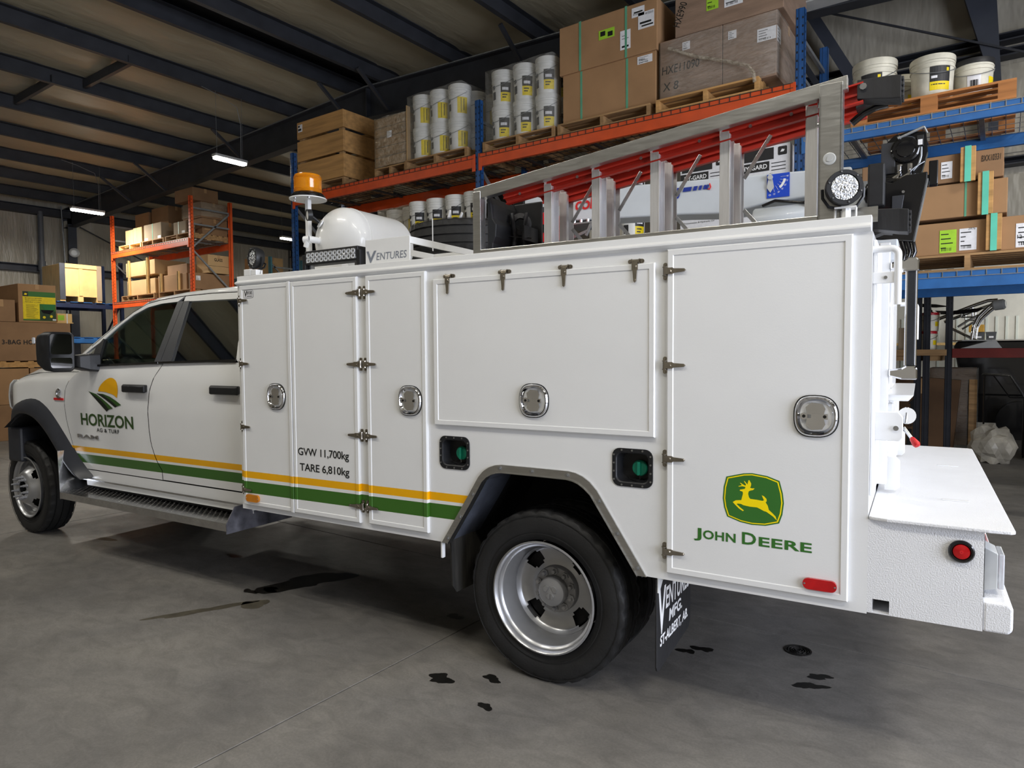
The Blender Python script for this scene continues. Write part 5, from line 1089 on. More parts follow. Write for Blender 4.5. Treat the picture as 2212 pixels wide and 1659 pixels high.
# ---- pails
def pail_proto(label, group, body, lid, dia=.305, h=.40, style='a', cat='pail'):
    r = dia/2; t = thing('pail', label, cat, (0,0,0), group=group)
    B().lathe([(.001,0),(r*.88,0),(r*.89,.006),(r*.955,h*.70),(r*1.0,h*.705),(r*1.0,h*.735),(r*.962,h*.74),(r*.966,h*.80),(r*1.0,h*.805),(r*1.0,h*.83),(r*.97,h*.835),(r*.975,h*.90)],(0,0,0),(0,0,1),36).obj('pail_body', body, t, smooth=35)
    B().lathe([(r*.975,h*.86),(r*1.02,h*.865),(r*1.02,h*.985),(r*1.0,h),(r*.92,h),(r*.90,h-.012),(.001,h-.012)],(0,0,0),(0,0,1),36).obj('lid', lid, t, smooth=35)
    def patch(a0, a1, z0, z1, m, name='label'):
        n = 8; vs = []
        for i in range(n+1):
            a = R(a0+(a1-a0)*i/n)
            for z in (z0, z1): rr = r*(.892+(.955-.892)*z/(h*.7))+.0016; vs.append((rr*math.cos(a), rr*math.sin(a), z))
        return B().add(vs, [(2*i,2*i+2,2*i+3,2*i+1) for i in range(n)]).obj(name, m, t)
    if style == 'a':      # yellow panel right, warning symbol left
        patch(-62,-8,h*.12,h*.60,M_ylab); p = patch(-128,-104,h*.22,h*.42,M_blab); patch(-125,-107,h*.44,h*.62,M_wlab)
        b = B(); a = R(-116); c0 = Vector((r*.945*math.cos(a), r*.945*math.sin(a), h*.53)); n_ = Vector((math.cos(a),math.sin(a),0)); s_ = Vector((-math.sin(a),math.cos(a),0))
        b.tube([c0+n_*.002+s_*.022*math.cos(q*.5236)+Vector((0,0,.022))*math.sin(q*.5236) for q in range(12)],.0035,5,closed=True); b.tube([c0+n_*.002-s_*.014+Vector((0,0,.014)),c0+n_*.002+s_*.014-Vector((0,0,.014))],.004,5); b.obj('warning_symbol', M_ink, t)
        patch(-44,-40,h*.14,h*.58,mat('label_text',(120,108,20),.6)); patch(-30,-24,h*.2,h*.55,MATS['label_text'])
    elif style == 'b':    # black over yellow panel
        patch(-74,-22,h*.36,h*.64,M_blab); patch(-74,-22,h*.10,h*.36,M_ylab); patch(-66,-34,h*.42,h*.50,M_wlab); patch(-128,-104,h*.18,h*.40,M_blab)
        b = B(); a = R(-116); c0 = Vector((r*.945*math.cos(a), r*.945*math.sin(a), h*.52)); n_ = Vector((math.cos(a),math.sin(a),0)); s_ = Vector((-math.sin(a),math.cos(a),0))
        b.tube([c0+n_*.002+s_*.022*math.cos(q*.5236)+Vector((0,0,.022))*math.sin(q*.5236) for q in range(12)],.0035,5,closed=True); b.tube([c0+n_*.002-s_*.014+Vector((0,0,.014)),c0+n_*.002+s_*.014-Vector((0,0,.014))],.004,5); b.obj('warning_symbol', M_ink, t)
        patch(-66,-40,h*.27,h*.31,M_blab); patch(-66,-46,h*.20,h*.235,M_blab)
    elif style == 'c':    # big dark label with yellow foot
        patch(-120,-62,h*.34,h*.70,M_blab); patch(-120,-62,h*.14,h*.34,M_ylab); patch(-116,-100,h*.42,h*.48,M_wlab); patch(-74,-66,h*.58,h*.66,M_ylab); patch(-116,-76,h*.26,h*.285,M_blab)
    elif style == 'd':
        patch(-120,-80,h*.10,h*.55,M_wlab); patch(-112,-88,h*.2,h*.42,M_blab); patch(-52,-20,h*.25,h*.5,M_ylab)
    pts = [Vector((r*1.02*math.cos(R(a)), r*1.02*math.sin(R(a)), h*.77-.24*h*math.sin(R(a+190)))) for a in range(-190,-9,12)]
    B().tube(pts,.003,5).obj('bail', M_galv, t, smooth=50)
    return t
PH = .425
pa = pail_proto('white plastic pail with yellow label, shrink-wrapped on a pallet beside the wooden crate', 'yellow-label pails on the top shelf', M_pail, M_pail, .30, PH-.004, 'a')
pb = pail_proto('white plastic pail with black and yellow label, shrink-wrapped beside the tall strapped carton', 'black-and-yellow-label pails on the top shelf', M_pail, M_pail, .30, PH-.004, 'b')
first = {'a': True, 'b': True}
def put(proto, key, x, y, z, rot, label=None, group=None):
    if first.get(key): first[key] = False; proto.location = (x,y,z); proto.rotation_euler = (0,0,rot); return proto
    return dup(proto, (x,y,z), rot, label, group)
ZP = 4.1502
HL = ('lower','upper'); CA = ('next to the film-wrapped board crate','in the middle of its row','next to the blue upright')
for i, x in enumerate((-2.68,-2.365,-2.045)):
    for k in range(2): put(pa,'a',x,4.55,ZP+k*PH,R(random.uniform(-8,8)))['label'] = HL[k]+' white pail with yellow label, front row, '+CA[i]
for j, y in enumerate((4.87,5.19)):
    for k in range(2):
        for x, w_ in ((-2.045,'nearer the blue upright'),(-2.365,'hidden in the middle of its row')): put(pa,'a',x,y,ZP+k*PH,R(8))['label'] = HL[k]+' yellow-label pail '+('one row','two rows')[j]+' behind the front pails, '+w_
pallet('worn wooden pallet under the shrink-wrapped yellow-label pails', -2.87,-1.78,4.36,5.40,4.022)
f_ = tag(film(None,-2.838,-1.885,4.39,5.35,ZP+.014,ZP+2*PH+.004,M_film,.01,3), 'clear stretch film wound around the yellow-label pails', 'stretch film'); f_.name = 'stretch_film'
CB = ('next to the blue upright','in the middle of its row','next to the tall strapped carton')
for i, x in enumerate((-1.335,-1.01,-.685)):
    for k in range(2): put(pb,'b',x,4.55,ZP+k*PH,R(random.uniform(-6,14)))['label'] = HL[k]+' white pail with black and yellow label, front row, '+CB[i]
for k in range(2):
    for x, w_ in ((-.685,'beside the tall carton'),(-1.01,'hidden in the middle')): put(pb,'b',x,4.87,ZP+k*PH,R(10))['label'] = HL[k]+' black-and-yellow-label pail one row behind the front pails, '+w_
pallet('worn wooden pallet under the shrink-wrapped black-and-yellow-label pails', -1.53,-.48,4.36,5.40,4.022)
tag(film(None,-1.50,-.525,4.39,5.05,ZP+.014,ZP+2*PH+.004,M_film,.01,5), 'clear stretch film wound around the black-and-yellow-label pails', 'stretch film')
# ---- wooden crate
cr = thing('wooden_crate', 'large slatted pine crate with three wide boards a side on the top shelf', 'crate', (0,0,0))
x0, x1, y0, y1 = -5.22,-4.15,4.40,5.40
for za, zb in ((4.16,4.495),(4.53,4.835),(4.875,5.13)):
    B().box(x0,x1,y0,y0+.025,za,zb).obj('board', M_wood, cr, bev=.003); B().box(x1-.025,x1,y0+.026,y1,za,zb).obj('board', M_wood, cr, bev=.003)
    B().box(x0,x0+.025,y0+.026,y1,za,zb).obj('board', M_wood, cr, bev=.003); B().box(x0,x1,y1,y1+.025,za,zb).obj('board', M_wood, cr, bev=.003)
for x in (x0+.03,x1-.12): 
    for y in (y0+.026,y1-.07): B().box(x,x+.08,y,y+.05,4.16,5.12).obj('corner_post', M_wood2, cr)
B().box(x0+.03,x1-.03,y0+.03,y1-.03,4.16,4.19).obj('crate_floor', M_wood2, cr); B().box(x0+.03,x0+.13,y0-.004,y0-.0005,4.98,5.09).obj('label', M_wlab, cr)
B().box(x0+.035,x0+.075,y0-.0048,y0-.004,5.05,5.08).box(x0+.035,x0+.11,y0-.0048,y0-.004,5.0,5.03).obj('label_print', M_ink, cr)
pallet('pallet under the slatted pine crate', x0,x1,y0,y1,4.022,m=M_wood2)
wc2 = thing('wrapped_crate', 'small board crate wrapped in crinkled stretch film between the pine crate and the pails', 'crate', (0,0,0))
for k in range(5): B().box(-3.50,-2.88,4.42,4.445,4.17+k*.135,4.295+k*.135).obj('board', M_wood2, wc2, bev=.003); B().box(-2.905,-2.88,4.446,5.15,4.17+k*.135,4.295+k*.135).obj('board', M_wood2, wc2, bev=.003)
B().box(-3.48,-2.91,4.45,5.15,4.16,4.82).obj('crate_core', M_card2, wc2); film(wc2,-3.505,-2.872,4.415,5.16,4.16,4.84,M_film2,.016,8); B().box(-3.25,-3.16,4.405,4.408,4.54,4.63).obj('label', M_wlab, wc2)
B().box(-2.872,-2.860,4.40,4.47,4.155,4.90).obj('corner_board', M_card3, wc2)
pallet('pallet under the film-wrapped board crate', -3.5,-2.885,4.40,5.2,4.022)
# ---- tall strapped carton
tb = carton('tall brown telescoping carton held by two green straps on the top shelf', -.40,.74,4.42,5.40,4.152,4.72,M_card,tape=False,flap=False,
   marks=[('s','y',-.17,-.145,4.152,4.72),('s','y',.395,.42,4.152,4.72),('w','y',.53,.70,4.60,4.68)], name='strapped_carton')
B().box(-.43,.765,4.395,5.43,4.70,5.235).obj('carton_sleeve', M_card, tb, bev=.008)
for xx in (-.17,.395): B().box(xx,xx+.025,4.390,4.394,4.70,5.238).obj('strap', M_strap, tb); B().box(xx,xx+.025,4.392,5.43,5.235,5.238).obj('strap', M_strap, tb)
for kind, a0, a1, c0, c1 in ((M_glab,.08,.27,4.965,5.065),(M_wlab,.475,.62,5.09,5.19),(M_wlab,.55,.73,4.95,5.12),(M_wlab,.34,.46,4.79,4.99)): B().box(a0,a1,4.391,4.3945,c0,c1).obj('label', kind, tb)
b = B()
for (a0,a1,c0,c1) in ((.10,.16,5.0,5.05),(.19,.25,4.98,5.03),(.50,.60,5.13,5.145),(.59,.72,4.97,4.985),(.57,.70,5.0,5.02),(.36,.44,4.81,4.83),(.36,.44,4.90,4.905),(.36,.42,4.93,4.935)): b.box(a0,a1,4.3902,4.391,c0,c1)
b.obj('print', M_ink, tb, kind='stuff'); written(tb,'w15',(.63,4.390,5.085),U,V,.09,.022); written(tb,'w15',(.545,4.4155,4.635),U,V,.07,.018); written(tb,'w15',(.49,4.390,5.11),U,V,.08,.018)
pallet('pallet under the tall strapped carton', -.44,.70,4.36,5.40,4.022)
# ---- film-wrapped cartons
c1_ = carton('brown carton marked with handwriting, film-wrapped on a pallet next to the blue upright', .785,1.44,4.42,5.32,4.155,4.765,M_cardw,marks=[('w','y',1.03,1.11,4.62,4.70)],name='wrapped_carton')
c2_ = carton('brown carton with a white corner label wrapped beside the handwritten one', 1.445,1.96,4.42,5.32,4.155,4.765,M_cardw,marks=[('w','y',1.78,1.955,4.50,4.62),('w','x',4.43,4.56,4.48,4.62),('w','y',1.50,1.58,4.60,4.68)],name='wrapped_carton')
c3_ = carton('upper carton with lime shipping label on top of the film-wrapped cartons', .95,2.02,4.42,5.32,4.768,5.20,M_cardw,marks=[('g','y',1.28,1.40,4.94,5.12),('w','y',1.46,1.64,4.92,5.10)],name='wrapped_carton')
written(c1_,'hxe',(.81,4.4175,4.42),U,V,.40,.085); written(c1_,'x8',(.82,4.4175,4.25),U,V,.17,.085); written(c3_,'hxe2',(1.0,4.4175,4.86),(.35,0,.94),(-.94,0,.35),.24,.08)
tag(film(None,.78,1.965,4.415,5.33,4.17,4.75,M_film,.016,11), 'clear stretch film around the handwritten cartons', 'stretch film'); 
b = B(); b.tube([(.9,4.37,4.66),(1.2,4.37,4.50),(1.5,4.365,4.38),(1.72,4.34,4.27),(1.78,4.315,4.18),(1.79,4.315,4.10)],.018,6); tag(b.obj('film_rope', M_film2, smooth=60), 'twisted rope of stretch film tied to the pallet corner', 'stretch film')
pallet('pale pallet under the film-wrapped cartons', .775,1.82,4.34,5.38,4.022,h=.132,m=M_wood)
# ---- middle shelf behind the ladder
Z2 = 2.63
for x0, x1, nm in ((-3.6,-2.55,'pallet of half-hidden pails under the pine crate'),(-2.5,-1.7,'pallet of pails behind the spare tyre'),(-1.5,-.3,'pallet behind the ladder front post'),(-.2,.95,'pallet of pails behind the crane boom'),(1.0,2.1,'pallet of white cartons behind the ladder steps')): pallet(nm,x0,x1,4.36,5.40,Z2)
ZM = Z2+.128
lab2 = 'white shrink-wrapped pail on the middle shelf behind the spare tyre'; g2 = 'pails on the middle shelf behind the tyre'
for x in (-2.78,-2.46,-2.13,-1.81):
    for k in range(2): put(pb,'b2',x,4.56,ZM+.02*0+k*PH,R(-4),HL[k]+' shrink-wrapped pail on the middle shelf behind the spare tyre, '+{-2.78:'nearest the air tank',-2.46:'second from the air tank',-2.13:'second from the blue upright',-1.81:'nearest the blue upright'}[x],g2)
for x in (-3.42,-3.10):
    for k in range(2): put(pa,'a2',x,4.75,ZM+k*PH,R(-14),HL[k]+' pail under crinkled film below the pine crate, '+('nearer the beacon' if x < -3.2 else 'nearer the spare tyre'),'film-covered pails on the middle shelf')
tag(film(None,-3.60,-2.92,4.54,5.1,ZM+.014,ZM+.85,M_film2,.02,21), 'crinkled film over the pails below the pine crate', 'stretch film')
for x in (-.98,-.52,.02,.40):
    for k in range(2): put(pb,'b3',x,4.56,ZM+k*PH,R(24),HL[k]+' middle-shelf pail seen through the ladder, '+{-.98:'behind its black top cap',-.52:'behind the red engine',.02:'behind the boom lettering',.40:'between its second and third steps'}[x],'pails behind the ladder')
def hy(x0, x1, z0, z1, label):
    o = carton(label, x0,x1,4.40,4.95,z0,z1,M_wlab,tape=False,cat='carton',name='oil_carton')
    w_ = x1-x0; h_ = z1-z0
    b = B(); b.m(M_blab).box(x0+.02,x0+w_*.70,4.397,4.3995,z0+h_*.64,z1-h_*.06); b.box(x0+.005,x0+w_*.62,4.397,4.3995,z0+h_*.36,z0+h_*.60); b.prism(rrect(w_*.16,h_*.22,.01,3,x0+w_*.86,z0+h_*.82),'xz',4.397,4.3995)
    for k in range(3): b.box(x0+w_*.66,x0+w_*.92,4.397,4.3995,z0+h_*(.52-k*.09),z0+h_*(.54-k*.09))
    b.m(M_whiteink).decal('hygard',(x0+w_*.10,4.396,z0+h_*.42),U,V,w_*.48,h_*.12); b.prism([(x0+w_*.82,z0+h_*.79),(x0+w_*.85,z0+h_*.86),(x0+w_*.90,z0+h_*.84),(x0+w_*.88,z0+h_*.79)],'xz',4.396,4.397); b.m(M_ink).decal('trans',(x0+w_*.08,4.396,z0+h_*.22),U,V,w_*.6,h_*.06); b.obj('carton_print', None, o)
hy(1.02,1.50,3.135,3.50,'white oil carton with black print band between the third and fourth ladder steps'); hy(1.60,2.10,3.135,3.50,'white oil carton with black print band next to the blue upright')
hy(1.02,1.55,2.762,3.13,'lower white oil carton stacked behind the crane boom'); hy(1.57,2.10,2.762,3.13,'lower white oil carton behind the crane lift cylinder')
# ---- blue bay: used pails above, long strapped cartons below
pallet('reddish pallet carrying the loose used pails on the blue shelf', 2.62,3.80,4.34,5.38,3.514,h=.155,m=M_wood4,blocks=True)
ZB = 3.514+.155
p1 = pail_proto('used white pail with green emblem label behind the ladder feet', 'used pails', M_paild, M_paild, .355,.43,'c'); p1.location = (2.77,4.58,ZB)
p2 = pail_proto('used white gear oil pail with dark label and yellow foot on the reddish pallet', 'used pails', M_paild, M_paild, .335,.345,'c'); p2.location = (3.215,4.55,ZB); p2.rotation_euler = (0,0,R(28))
p3 = pail_proto('used white pail with a black lid at the pallet end', 'used pails', M_paild, M_blab, .30,.315,'d'); p3.location = (3.50,4.74,ZB); p3.rotation_euler = (0,0,R(15))
p4 = pail_proto('small used pail mostly hidden behind the green emblem pail', 'used pails', M_paild, M_paild, .28,.36,'d'); p4.location = (2.93,4.90,ZB)
def batten(parent, x, y, z0, z1, zc=None, w_=.055):
    for s in (-1,1): B().box(x+s*.033-.02,x+s*.033+.02,y-.05,y-.006,z0,z1).obj('batten', M_wood, parent, bev=.003)
    B().box(x-.022,x+.022,y-.058,y-.048,z0-.005,z1+.004).box(x-.022,x+.022,y-.055,y+.3,(zc or z1)+.0005,(zc or z1)+.004).obj('strap', M_teal, parent)
l3 = carton('long carton with lime and pink shipping labels lying lowest on the blue shelf', 2.5,4.55,4.46,5.38,2.345,2.615,M_card,marks=[('g','y',3.30,3.42,2.36,2.55),('w','y',3.44,3.56,2.37,2.55),('w','y',3.82,4.0,2.36,2.55)],name='long_carton')
batten(l3,3.675,4.46,2.35,2.64,2.615); written(l3,'2976',(3.50,4.456,2.535),U,V,.05,.018); written(l3,'12',(3.83,4.456,2.43),U,V,.03,.03)
l2 = carton('long carton with a single green strap lying in the middle of the strapped stack', 2.45,3.76,4.46,5.38,2.650,2.93,M_card,marks=[('s','y',3.47,3.485,2.65,2.93)],name='long_carton'); batten(l2,3.613,4.46,2.645,2.985,2.93)
l1 = carton('long carton with scrawled marker text lying on top of the strapped stack', 2.70,3.73,4.46,5.60,2.945,3.175,M_card2,marks=[('w','y',3.30,3.38,2.98,3.12)],name='long_carton'); batten(l1,3.49,4.46,2.93,3.21,3.175); written(l1,'bxx',(3.58,4.4565,3.08),U,V,.13,.05)
pallet('grey pallet under the long strapped cartons', 2.6,4.4,4.42,5.38,2.20,h=.14)
# ---- next hall, seen under the blue shelf
R2 = thing('dark_rack', 'dark rack with red beams standing in the next hall beyond the blue shelves', 'rack')
M_nb = mat('gloom_dark_rack_paint',(14,18,28),.6,var=.1)  # rack colour darkened; the hall's gloom is put into the paint
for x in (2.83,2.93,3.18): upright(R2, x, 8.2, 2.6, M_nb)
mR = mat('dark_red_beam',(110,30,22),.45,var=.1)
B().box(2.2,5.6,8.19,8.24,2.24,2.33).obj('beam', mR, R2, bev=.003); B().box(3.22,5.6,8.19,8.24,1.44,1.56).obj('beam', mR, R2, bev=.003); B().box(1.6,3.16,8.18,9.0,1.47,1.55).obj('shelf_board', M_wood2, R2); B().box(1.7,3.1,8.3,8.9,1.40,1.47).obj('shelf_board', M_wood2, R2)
mRl = mat('red_lid_plastic',(168,20,36),.4,var=.06)
for k, (x, z, lab) in enumerate(((2.93,1.551,'white pail with red lid and wire bail, lower of two stacked in the next hall'),(2.95,1.80,'white pail with red lid stacked on another red-lid pail in the next hall'))):
    q = pail_proto(lab, 'red-lid pails', M_paild, mRl, .225,.245,'d'); q.location = (x,8.42,z)
carton('pale carton beside the red-lid pails', 2.58,2.78,8.4,8.7,1.551,1.85,M_cardg,tape=False)
M_dcard = mat('gloom_dark_cardboard',(92,68,46),.85,var=.08,vscale=3)  # brown cardboard darkened to hold the dimness of the hall in its colour
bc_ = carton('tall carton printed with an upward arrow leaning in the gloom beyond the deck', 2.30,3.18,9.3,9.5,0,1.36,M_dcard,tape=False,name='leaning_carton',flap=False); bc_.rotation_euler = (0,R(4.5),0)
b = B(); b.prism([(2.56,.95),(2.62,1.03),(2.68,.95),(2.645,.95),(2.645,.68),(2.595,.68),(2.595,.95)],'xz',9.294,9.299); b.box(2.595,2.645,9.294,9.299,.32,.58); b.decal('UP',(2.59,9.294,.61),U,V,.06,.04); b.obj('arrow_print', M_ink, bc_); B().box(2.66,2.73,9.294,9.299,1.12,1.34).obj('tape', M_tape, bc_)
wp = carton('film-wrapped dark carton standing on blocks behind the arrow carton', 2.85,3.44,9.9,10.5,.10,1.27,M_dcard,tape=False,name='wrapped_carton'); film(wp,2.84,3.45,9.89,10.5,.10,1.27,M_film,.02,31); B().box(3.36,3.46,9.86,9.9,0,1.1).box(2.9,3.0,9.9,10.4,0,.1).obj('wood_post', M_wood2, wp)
BT = thing('wakeboard_boat', 'black and white sport boat with polished tube tower parked in the next hall', 'boat', (0,12.0,0))
B().prism([(3.2,.75),(3.05,1.60),(3.1,1.70),(6.2,1.70),(6.2,.75)],'xz',0,2.0).obj('hull', M_gloss, BT, bev=.03)
B().prism([(3.15,1.57),(3.60,1.71),(3.66,1.71),(3.75,1.57)],'xz',-.03,-.005).prism([(3.15,1.70),(3.62,1.69),(3.62,1.715),(3.2,1.72)],'xz',-.05,.3).obj('gunwale_panel', M_pail, BT, bev=.01)
B().box(3.0,6.2,-.02,.02,1.695,1.715).obj('rub_rail', M_chrome, BT)
b = B()
for dy in (.1,1.7):
    b.tube([(2.80,dy,2.10),(3.09,dy,2.22),(3.35,dy,2.33),(3.53,dy,2.395),(3.67,dy,2.40)],.03,10); b.tube([(3.67,dy,2.40),(3.53,dy,2.27),(3.40,dy,2.12),(3.34,dy,1.97),(3.31,dy,1.72)],.032,10); b.tube([(3.10,dy,1.95),(3.25,dy,2.06),(3.40,dy,2.15)],.02,8); b.tube([(3.0,dy,1.93),(3.12,dy,1.86),(3.37,dy,1.71)],.026,8)
    b.tube([(3.15,dy,2.24),(3.15,dy,2.12),(3.34,dy,2.12)],.015,8); b.tube([(3.31,dy,2.30),(3.31,dy,2.13)],.015,8)
b.tube([(3.62,.1,2.38),(3.62,1.7,2.38)],.03,10); b.obj('tower_tube', M_chrome, BT, smooth=50)
B().prism([(2.75,2.25),(2.84,2.18),(3.1,2.17),(3.38,2.2),(3.5,2.27),(3.3,2.26),(3.0,2.235)],'xz',.0,.05).obj('wakeboard', M_gloss, BT, bev=.008); B().prism([(2.32,2.46),(2.55,2.40),(2.75,2.38),(2.98,2.33),(2.75,2.32),(2.5,2.34),(2.32,2.40)],'xz',.3,.34).obj('wakeboard', M_gloss, BT, bev=.008)
B().lathe([(.06,0),(.09,.03),(.09,.16),(.06,.19)],(3.60,.0,2.30),(.9,-.2,.1),18,True,True).obj('tower_speaker', M_house, BT, smooth=40)
for k in range(5): B().bar((2.2+k*.12,.5,1.72),(2.72-k*.02,.5,2.2+k*.03),.02,.05).obj('rack_arm', M_gloss, BT)
B().box(3.3,6.0,.3,1.8,.25,.75).cyl((4.0,-.02,.32),(4.0,.22,.32),.32,n=28).obj('trailer', M_gloss, BT)
carton('small yellow carton on the far bench', 3.10,3.40,16.9,17.2,1.96,2.13,mat('yellow_carton',(196,150,60),.7,var=.1))
for k, x in enumerate((3.20,3.43)):
    o = B().loft([[(x+s,17.0+t_,z) for s,t_ in ((i,i),(.2-i,i),(.2-i,.3-i),(i,.3-i))] for i,z in ((.012,1.72),(0,1.93),(-.006,1.93),(-.006,1.96))],cap0=True,cap1=True).obj('storage_bin', mat('grey_bin',(74,76,78),.5,var=.06)); tag(o,('dark grey storage bin on the far bench under the yellow carton','dark grey storage bin on the far bench beside the one under the carton')[k],'bin','bins on the far bench')
    B().box(x+.06,x+.15,16.99,16.997,1.82,1.86).obj('label', M_wlab, o)
bn = thing('work_bench', 'long pale bench along the far white wall', 'bench', (0,17.2,0)); B().box(0,9,-.4,.6,1.66,1.72).obj('bench_top', M_wood3, bn)
for x in (.2,4.4,8.8): B().box(x,x+.1,-.3,.5,0,1.66).obj('leg', M_frame, bn)
kt = thing('wire_cart', 'tipped black tube cart standing beyond the truck deck', 'cart', (3.60,9.6,0))
b = B(); b.tube([(-.08,0,1.18),(.25,0,1.17),(.42,0,.86)],.012,8).tube([(-.08,.45,1.18),(.25,.45,1.17),(.42,.45,.86)],.012,8)
for k in range(4): b.tube([(-.08+.11*k,0,1.18),(-.08+.11*k,.45,1.18)],.008,6)
b.tube([(.05,0,1.18),(.25,0,.86)],.010,6).tube([(.25,0,.86),(.6,0,.86)],.012,6).tube([(-.05,.1,1.17),(-.05,.1,0)],.012,6).tube([(.42,.1,.86),(.42,.1,0)],.012,6).tube([(.42,.4,.86),(.42,.4,0)],.012,6); b.obj('cart_tube', M_gloss, kt, smooth=50)
def crumple(name, label, cat, c, r, m, seed):
    rnd = random.Random(seed); me = bpy.data.meshes.new(name); bm_ = bmesh.new(); bmesh.ops.create_icosphere(bm_, subdivisions=3, radius=1)
    for v in bm_.verts: k = 1+rnd.uniform(-.2,.15); v.co = Vector((v.co.x*r[0]*k, v.co.y*r[1]*k, max(v.co.z,-.7)*r[2]*k))
    bm_.to_mesh(me); bm_.free(); me.materials.append(m); o = place(name, me, None, c); return tag(o, label, cat)
crumple('plastic_bag','crumpled clear plastic bag on the floor beyond the deck','bag',(3.66,9.0,.22),(.26,.26,.30),mat('clear_bag',(190,184,170),.3,var=.2,alpha=.7),2); crumple('plastic_bag','black rubbish bag slumped on the floor beside the clear bag','bag',(4.32,9.3,.22),(.24,.24,.29),M_gloss,5)
# ---- orange rack at the left
LY0, LY1 = 5.65, 6.65
LRK = thing('pallet_rack', 'short bright orange pallet rack with grey braces near the left wall', 'rack')
for x in (-14.28,-10.64): frame(LRK, x, LY0, LY1, 5.01, M_or2, M_galv)
for y in (LY0-.02, LY1-.03):
    for z in (4.10,2.865): beam(LRK,-14.28,-10.64,y,z,.15,M_or2)
deck(LRK,-14.28,-10.64,LY0-.02,LY1,4.102,M_wire); deck(LRK,-14.28,-10.64,LY0-.02,LY1,2.867,M_wire)
pallet('pale pallet at the left end of the orange rack top', -14.0,-12.9,5.70,6.6,4.11,m=M_wood3); pallet('pallet at the middle of the orange rack top', -12.85,-11.85,5.70,6.6,4.11,m=M_wood2); pallet('weathered pallet at the right end of the orange rack top', -11.75,-10.72,5.68,6.6,4.11,m=M_wood2)
LZ = 4.24
carton('pale carton at the left end of the orange rack top',-13.75,-13.37,5.75,6.15,LZ,LZ+.35,M_card3); carton('pale carton with a green strap next to the leftmost one',-13.36,-12.94,5.75,6.15,LZ,LZ+.37,M_card3,marks=[('s','y',-13.2,-13.18,LZ,LZ+.37)])
carton('grey carton with torn corner tape on the orange rack top',-12.84,-12.04,5.75,6.17,LZ,LZ+.38,M_cardg,marks=[('s','y',-12.45,-12.42,LZ,LZ+.38),('w','y',-12.82,-12.66,LZ,LZ+.07),('w','y',-12.2,-12.06,LZ,LZ+.08)])
carton('brown carton in the back row of the orange rack, left',-14.18,-13.50,6.2,6.6,LZ,LZ+.86,M_card2); carton('brown carton in the back row of the orange rack, beside the tall wrapped stack',-13.35,-12.56,6.2,6.6,LZ,LZ+.90,M_card2)
carton('grey carton strapped in front of the tall wrapped stack',-11.40,-10.90,5.70,5.92,LZ,LZ+.27,M_cardg,marks=[('s','y',-11.2,-11.18,LZ,LZ+.27),('w','y',-11.05,-10.93,LZ,LZ+.06)])
k1 = carton('big brown carton, lower of the tall wrapped stack',-11.5,-10.74,6.0,6.6,LZ,LZ+.36,M_card2,marks=[('t','x',6.05,6.2,LZ+.1,LZ+.14)]); k2 = carton('big brown carton, middle of the tall wrapped stack',-11.5,-10.74,5.98,6.6,LZ+.365,LZ+.72,M_card2,marks=[('t','x',6.05,6.2,LZ+.5,LZ+.54)]); k3 = carton('dark carton crowning the tall wrapped stack',-11.5,-10.75,5.80,6.4,LZ+.725,LZ+1.0,M_card2)
tag(film(None,-11.52,-10.72,5.97,6.62,LZ+.4,LZ+.70,M_film2,.03,41),'crinkled film round the tall carton stack on the orange rack','stretch film')
LZ2 = 3.0
pallet('pallet under the batten-tied cartons on the lower orange shelf', -13.9,-12.3,5.68,6.6,2.875); pallet('pallet under the right-hand cartons on the lower orange shelf', -12.1,-10.72,5.68,6.6,2.875)
def tied(label, x0, x1, y0, y1, z0, z1, bx, m=M_card3, marks=()):
    o = carton(label,x0,x1,y0,y1,z0,z1,m,tape=False,marks=marks,name='tied_carton')
    for x in bx: B().box(x-.03,x+.03,y0-.05,y0-.004,max(3.006,z0-.045),z1+.05).obj('batten', M_wood3, o, bev=.003); B().box(x-.008,x+.008,y0-.056,y0-.05,max(3.006,z0-.045),z1+.05).obj('strap', M_gloss, o)
    return o
tied('pale carton tied with two battens, upper left on the orange rack',-13.78,-12.38,5.75,6.5,3.46,3.80,(-13.57,-12.67),marks=[('w','y',-12.34+.0-.0,-12.2,3.6,3.7)][:0]); tied('pale carton tied with two battens, lower left on the orange rack',-13.73,-12.38,5.75,6.5,3.005,3.36,(-13.57,-12.67))
tied('carton tied with two battens, lower right on the orange rack',-12.24,-11.0,5.75,6.4,3.005,3.38,(-12.06,-11.29),M_card)
carton('brown carton above the lower right tied carton on the orange rack',-12.1,-11.24,5.9,6.4,3.385,3.62,M_card2,tape=False); carton('long brown carton at the end of the lower orange shelf',-10.94,-10.70,5.76,6.6,3.005,3.36,M_card2,tape=False,marks=[('w','x',5.8,5.9,3.2,3.3)]); q = carton('pale carton lettered in black at the end of the orange rack',-11.2,-10.72,6.1,6.62,3.39,3.80,M_card3,marks=[('k','x',6.1,6.6,3.55,3.555)]); written(q,'glass',(-10.718,6.25,3.66),(0,1,0),V,.2,.07)
# teal rack and further cartons behind the orange one
TK = thing('pallet_rack', 'teal pallet rack standing behind the orange rack', 'rack')
for x in (-14.9,-11.2): frame(TK,x,8.0,9.0,4.0,M_tealp,M_galv,holes=False)
for z in (3.55,2.2): B().box(-14.9,-11.2,7.98,8.03,z-.12,z).obj('beam', M_tealp, TK); B().box(-14.9,-11.2,8.0,9.0,z-.02,z).obj('shelf_board', M_wood2, TK)
carton('pale carton with white label on the teal rack by the round work lamp',-12.4,-11.6,8.1,8.7,3.56,4.05,M_card3,marks=[('w','y',-12.2,-12.0,3.7,3.95)])
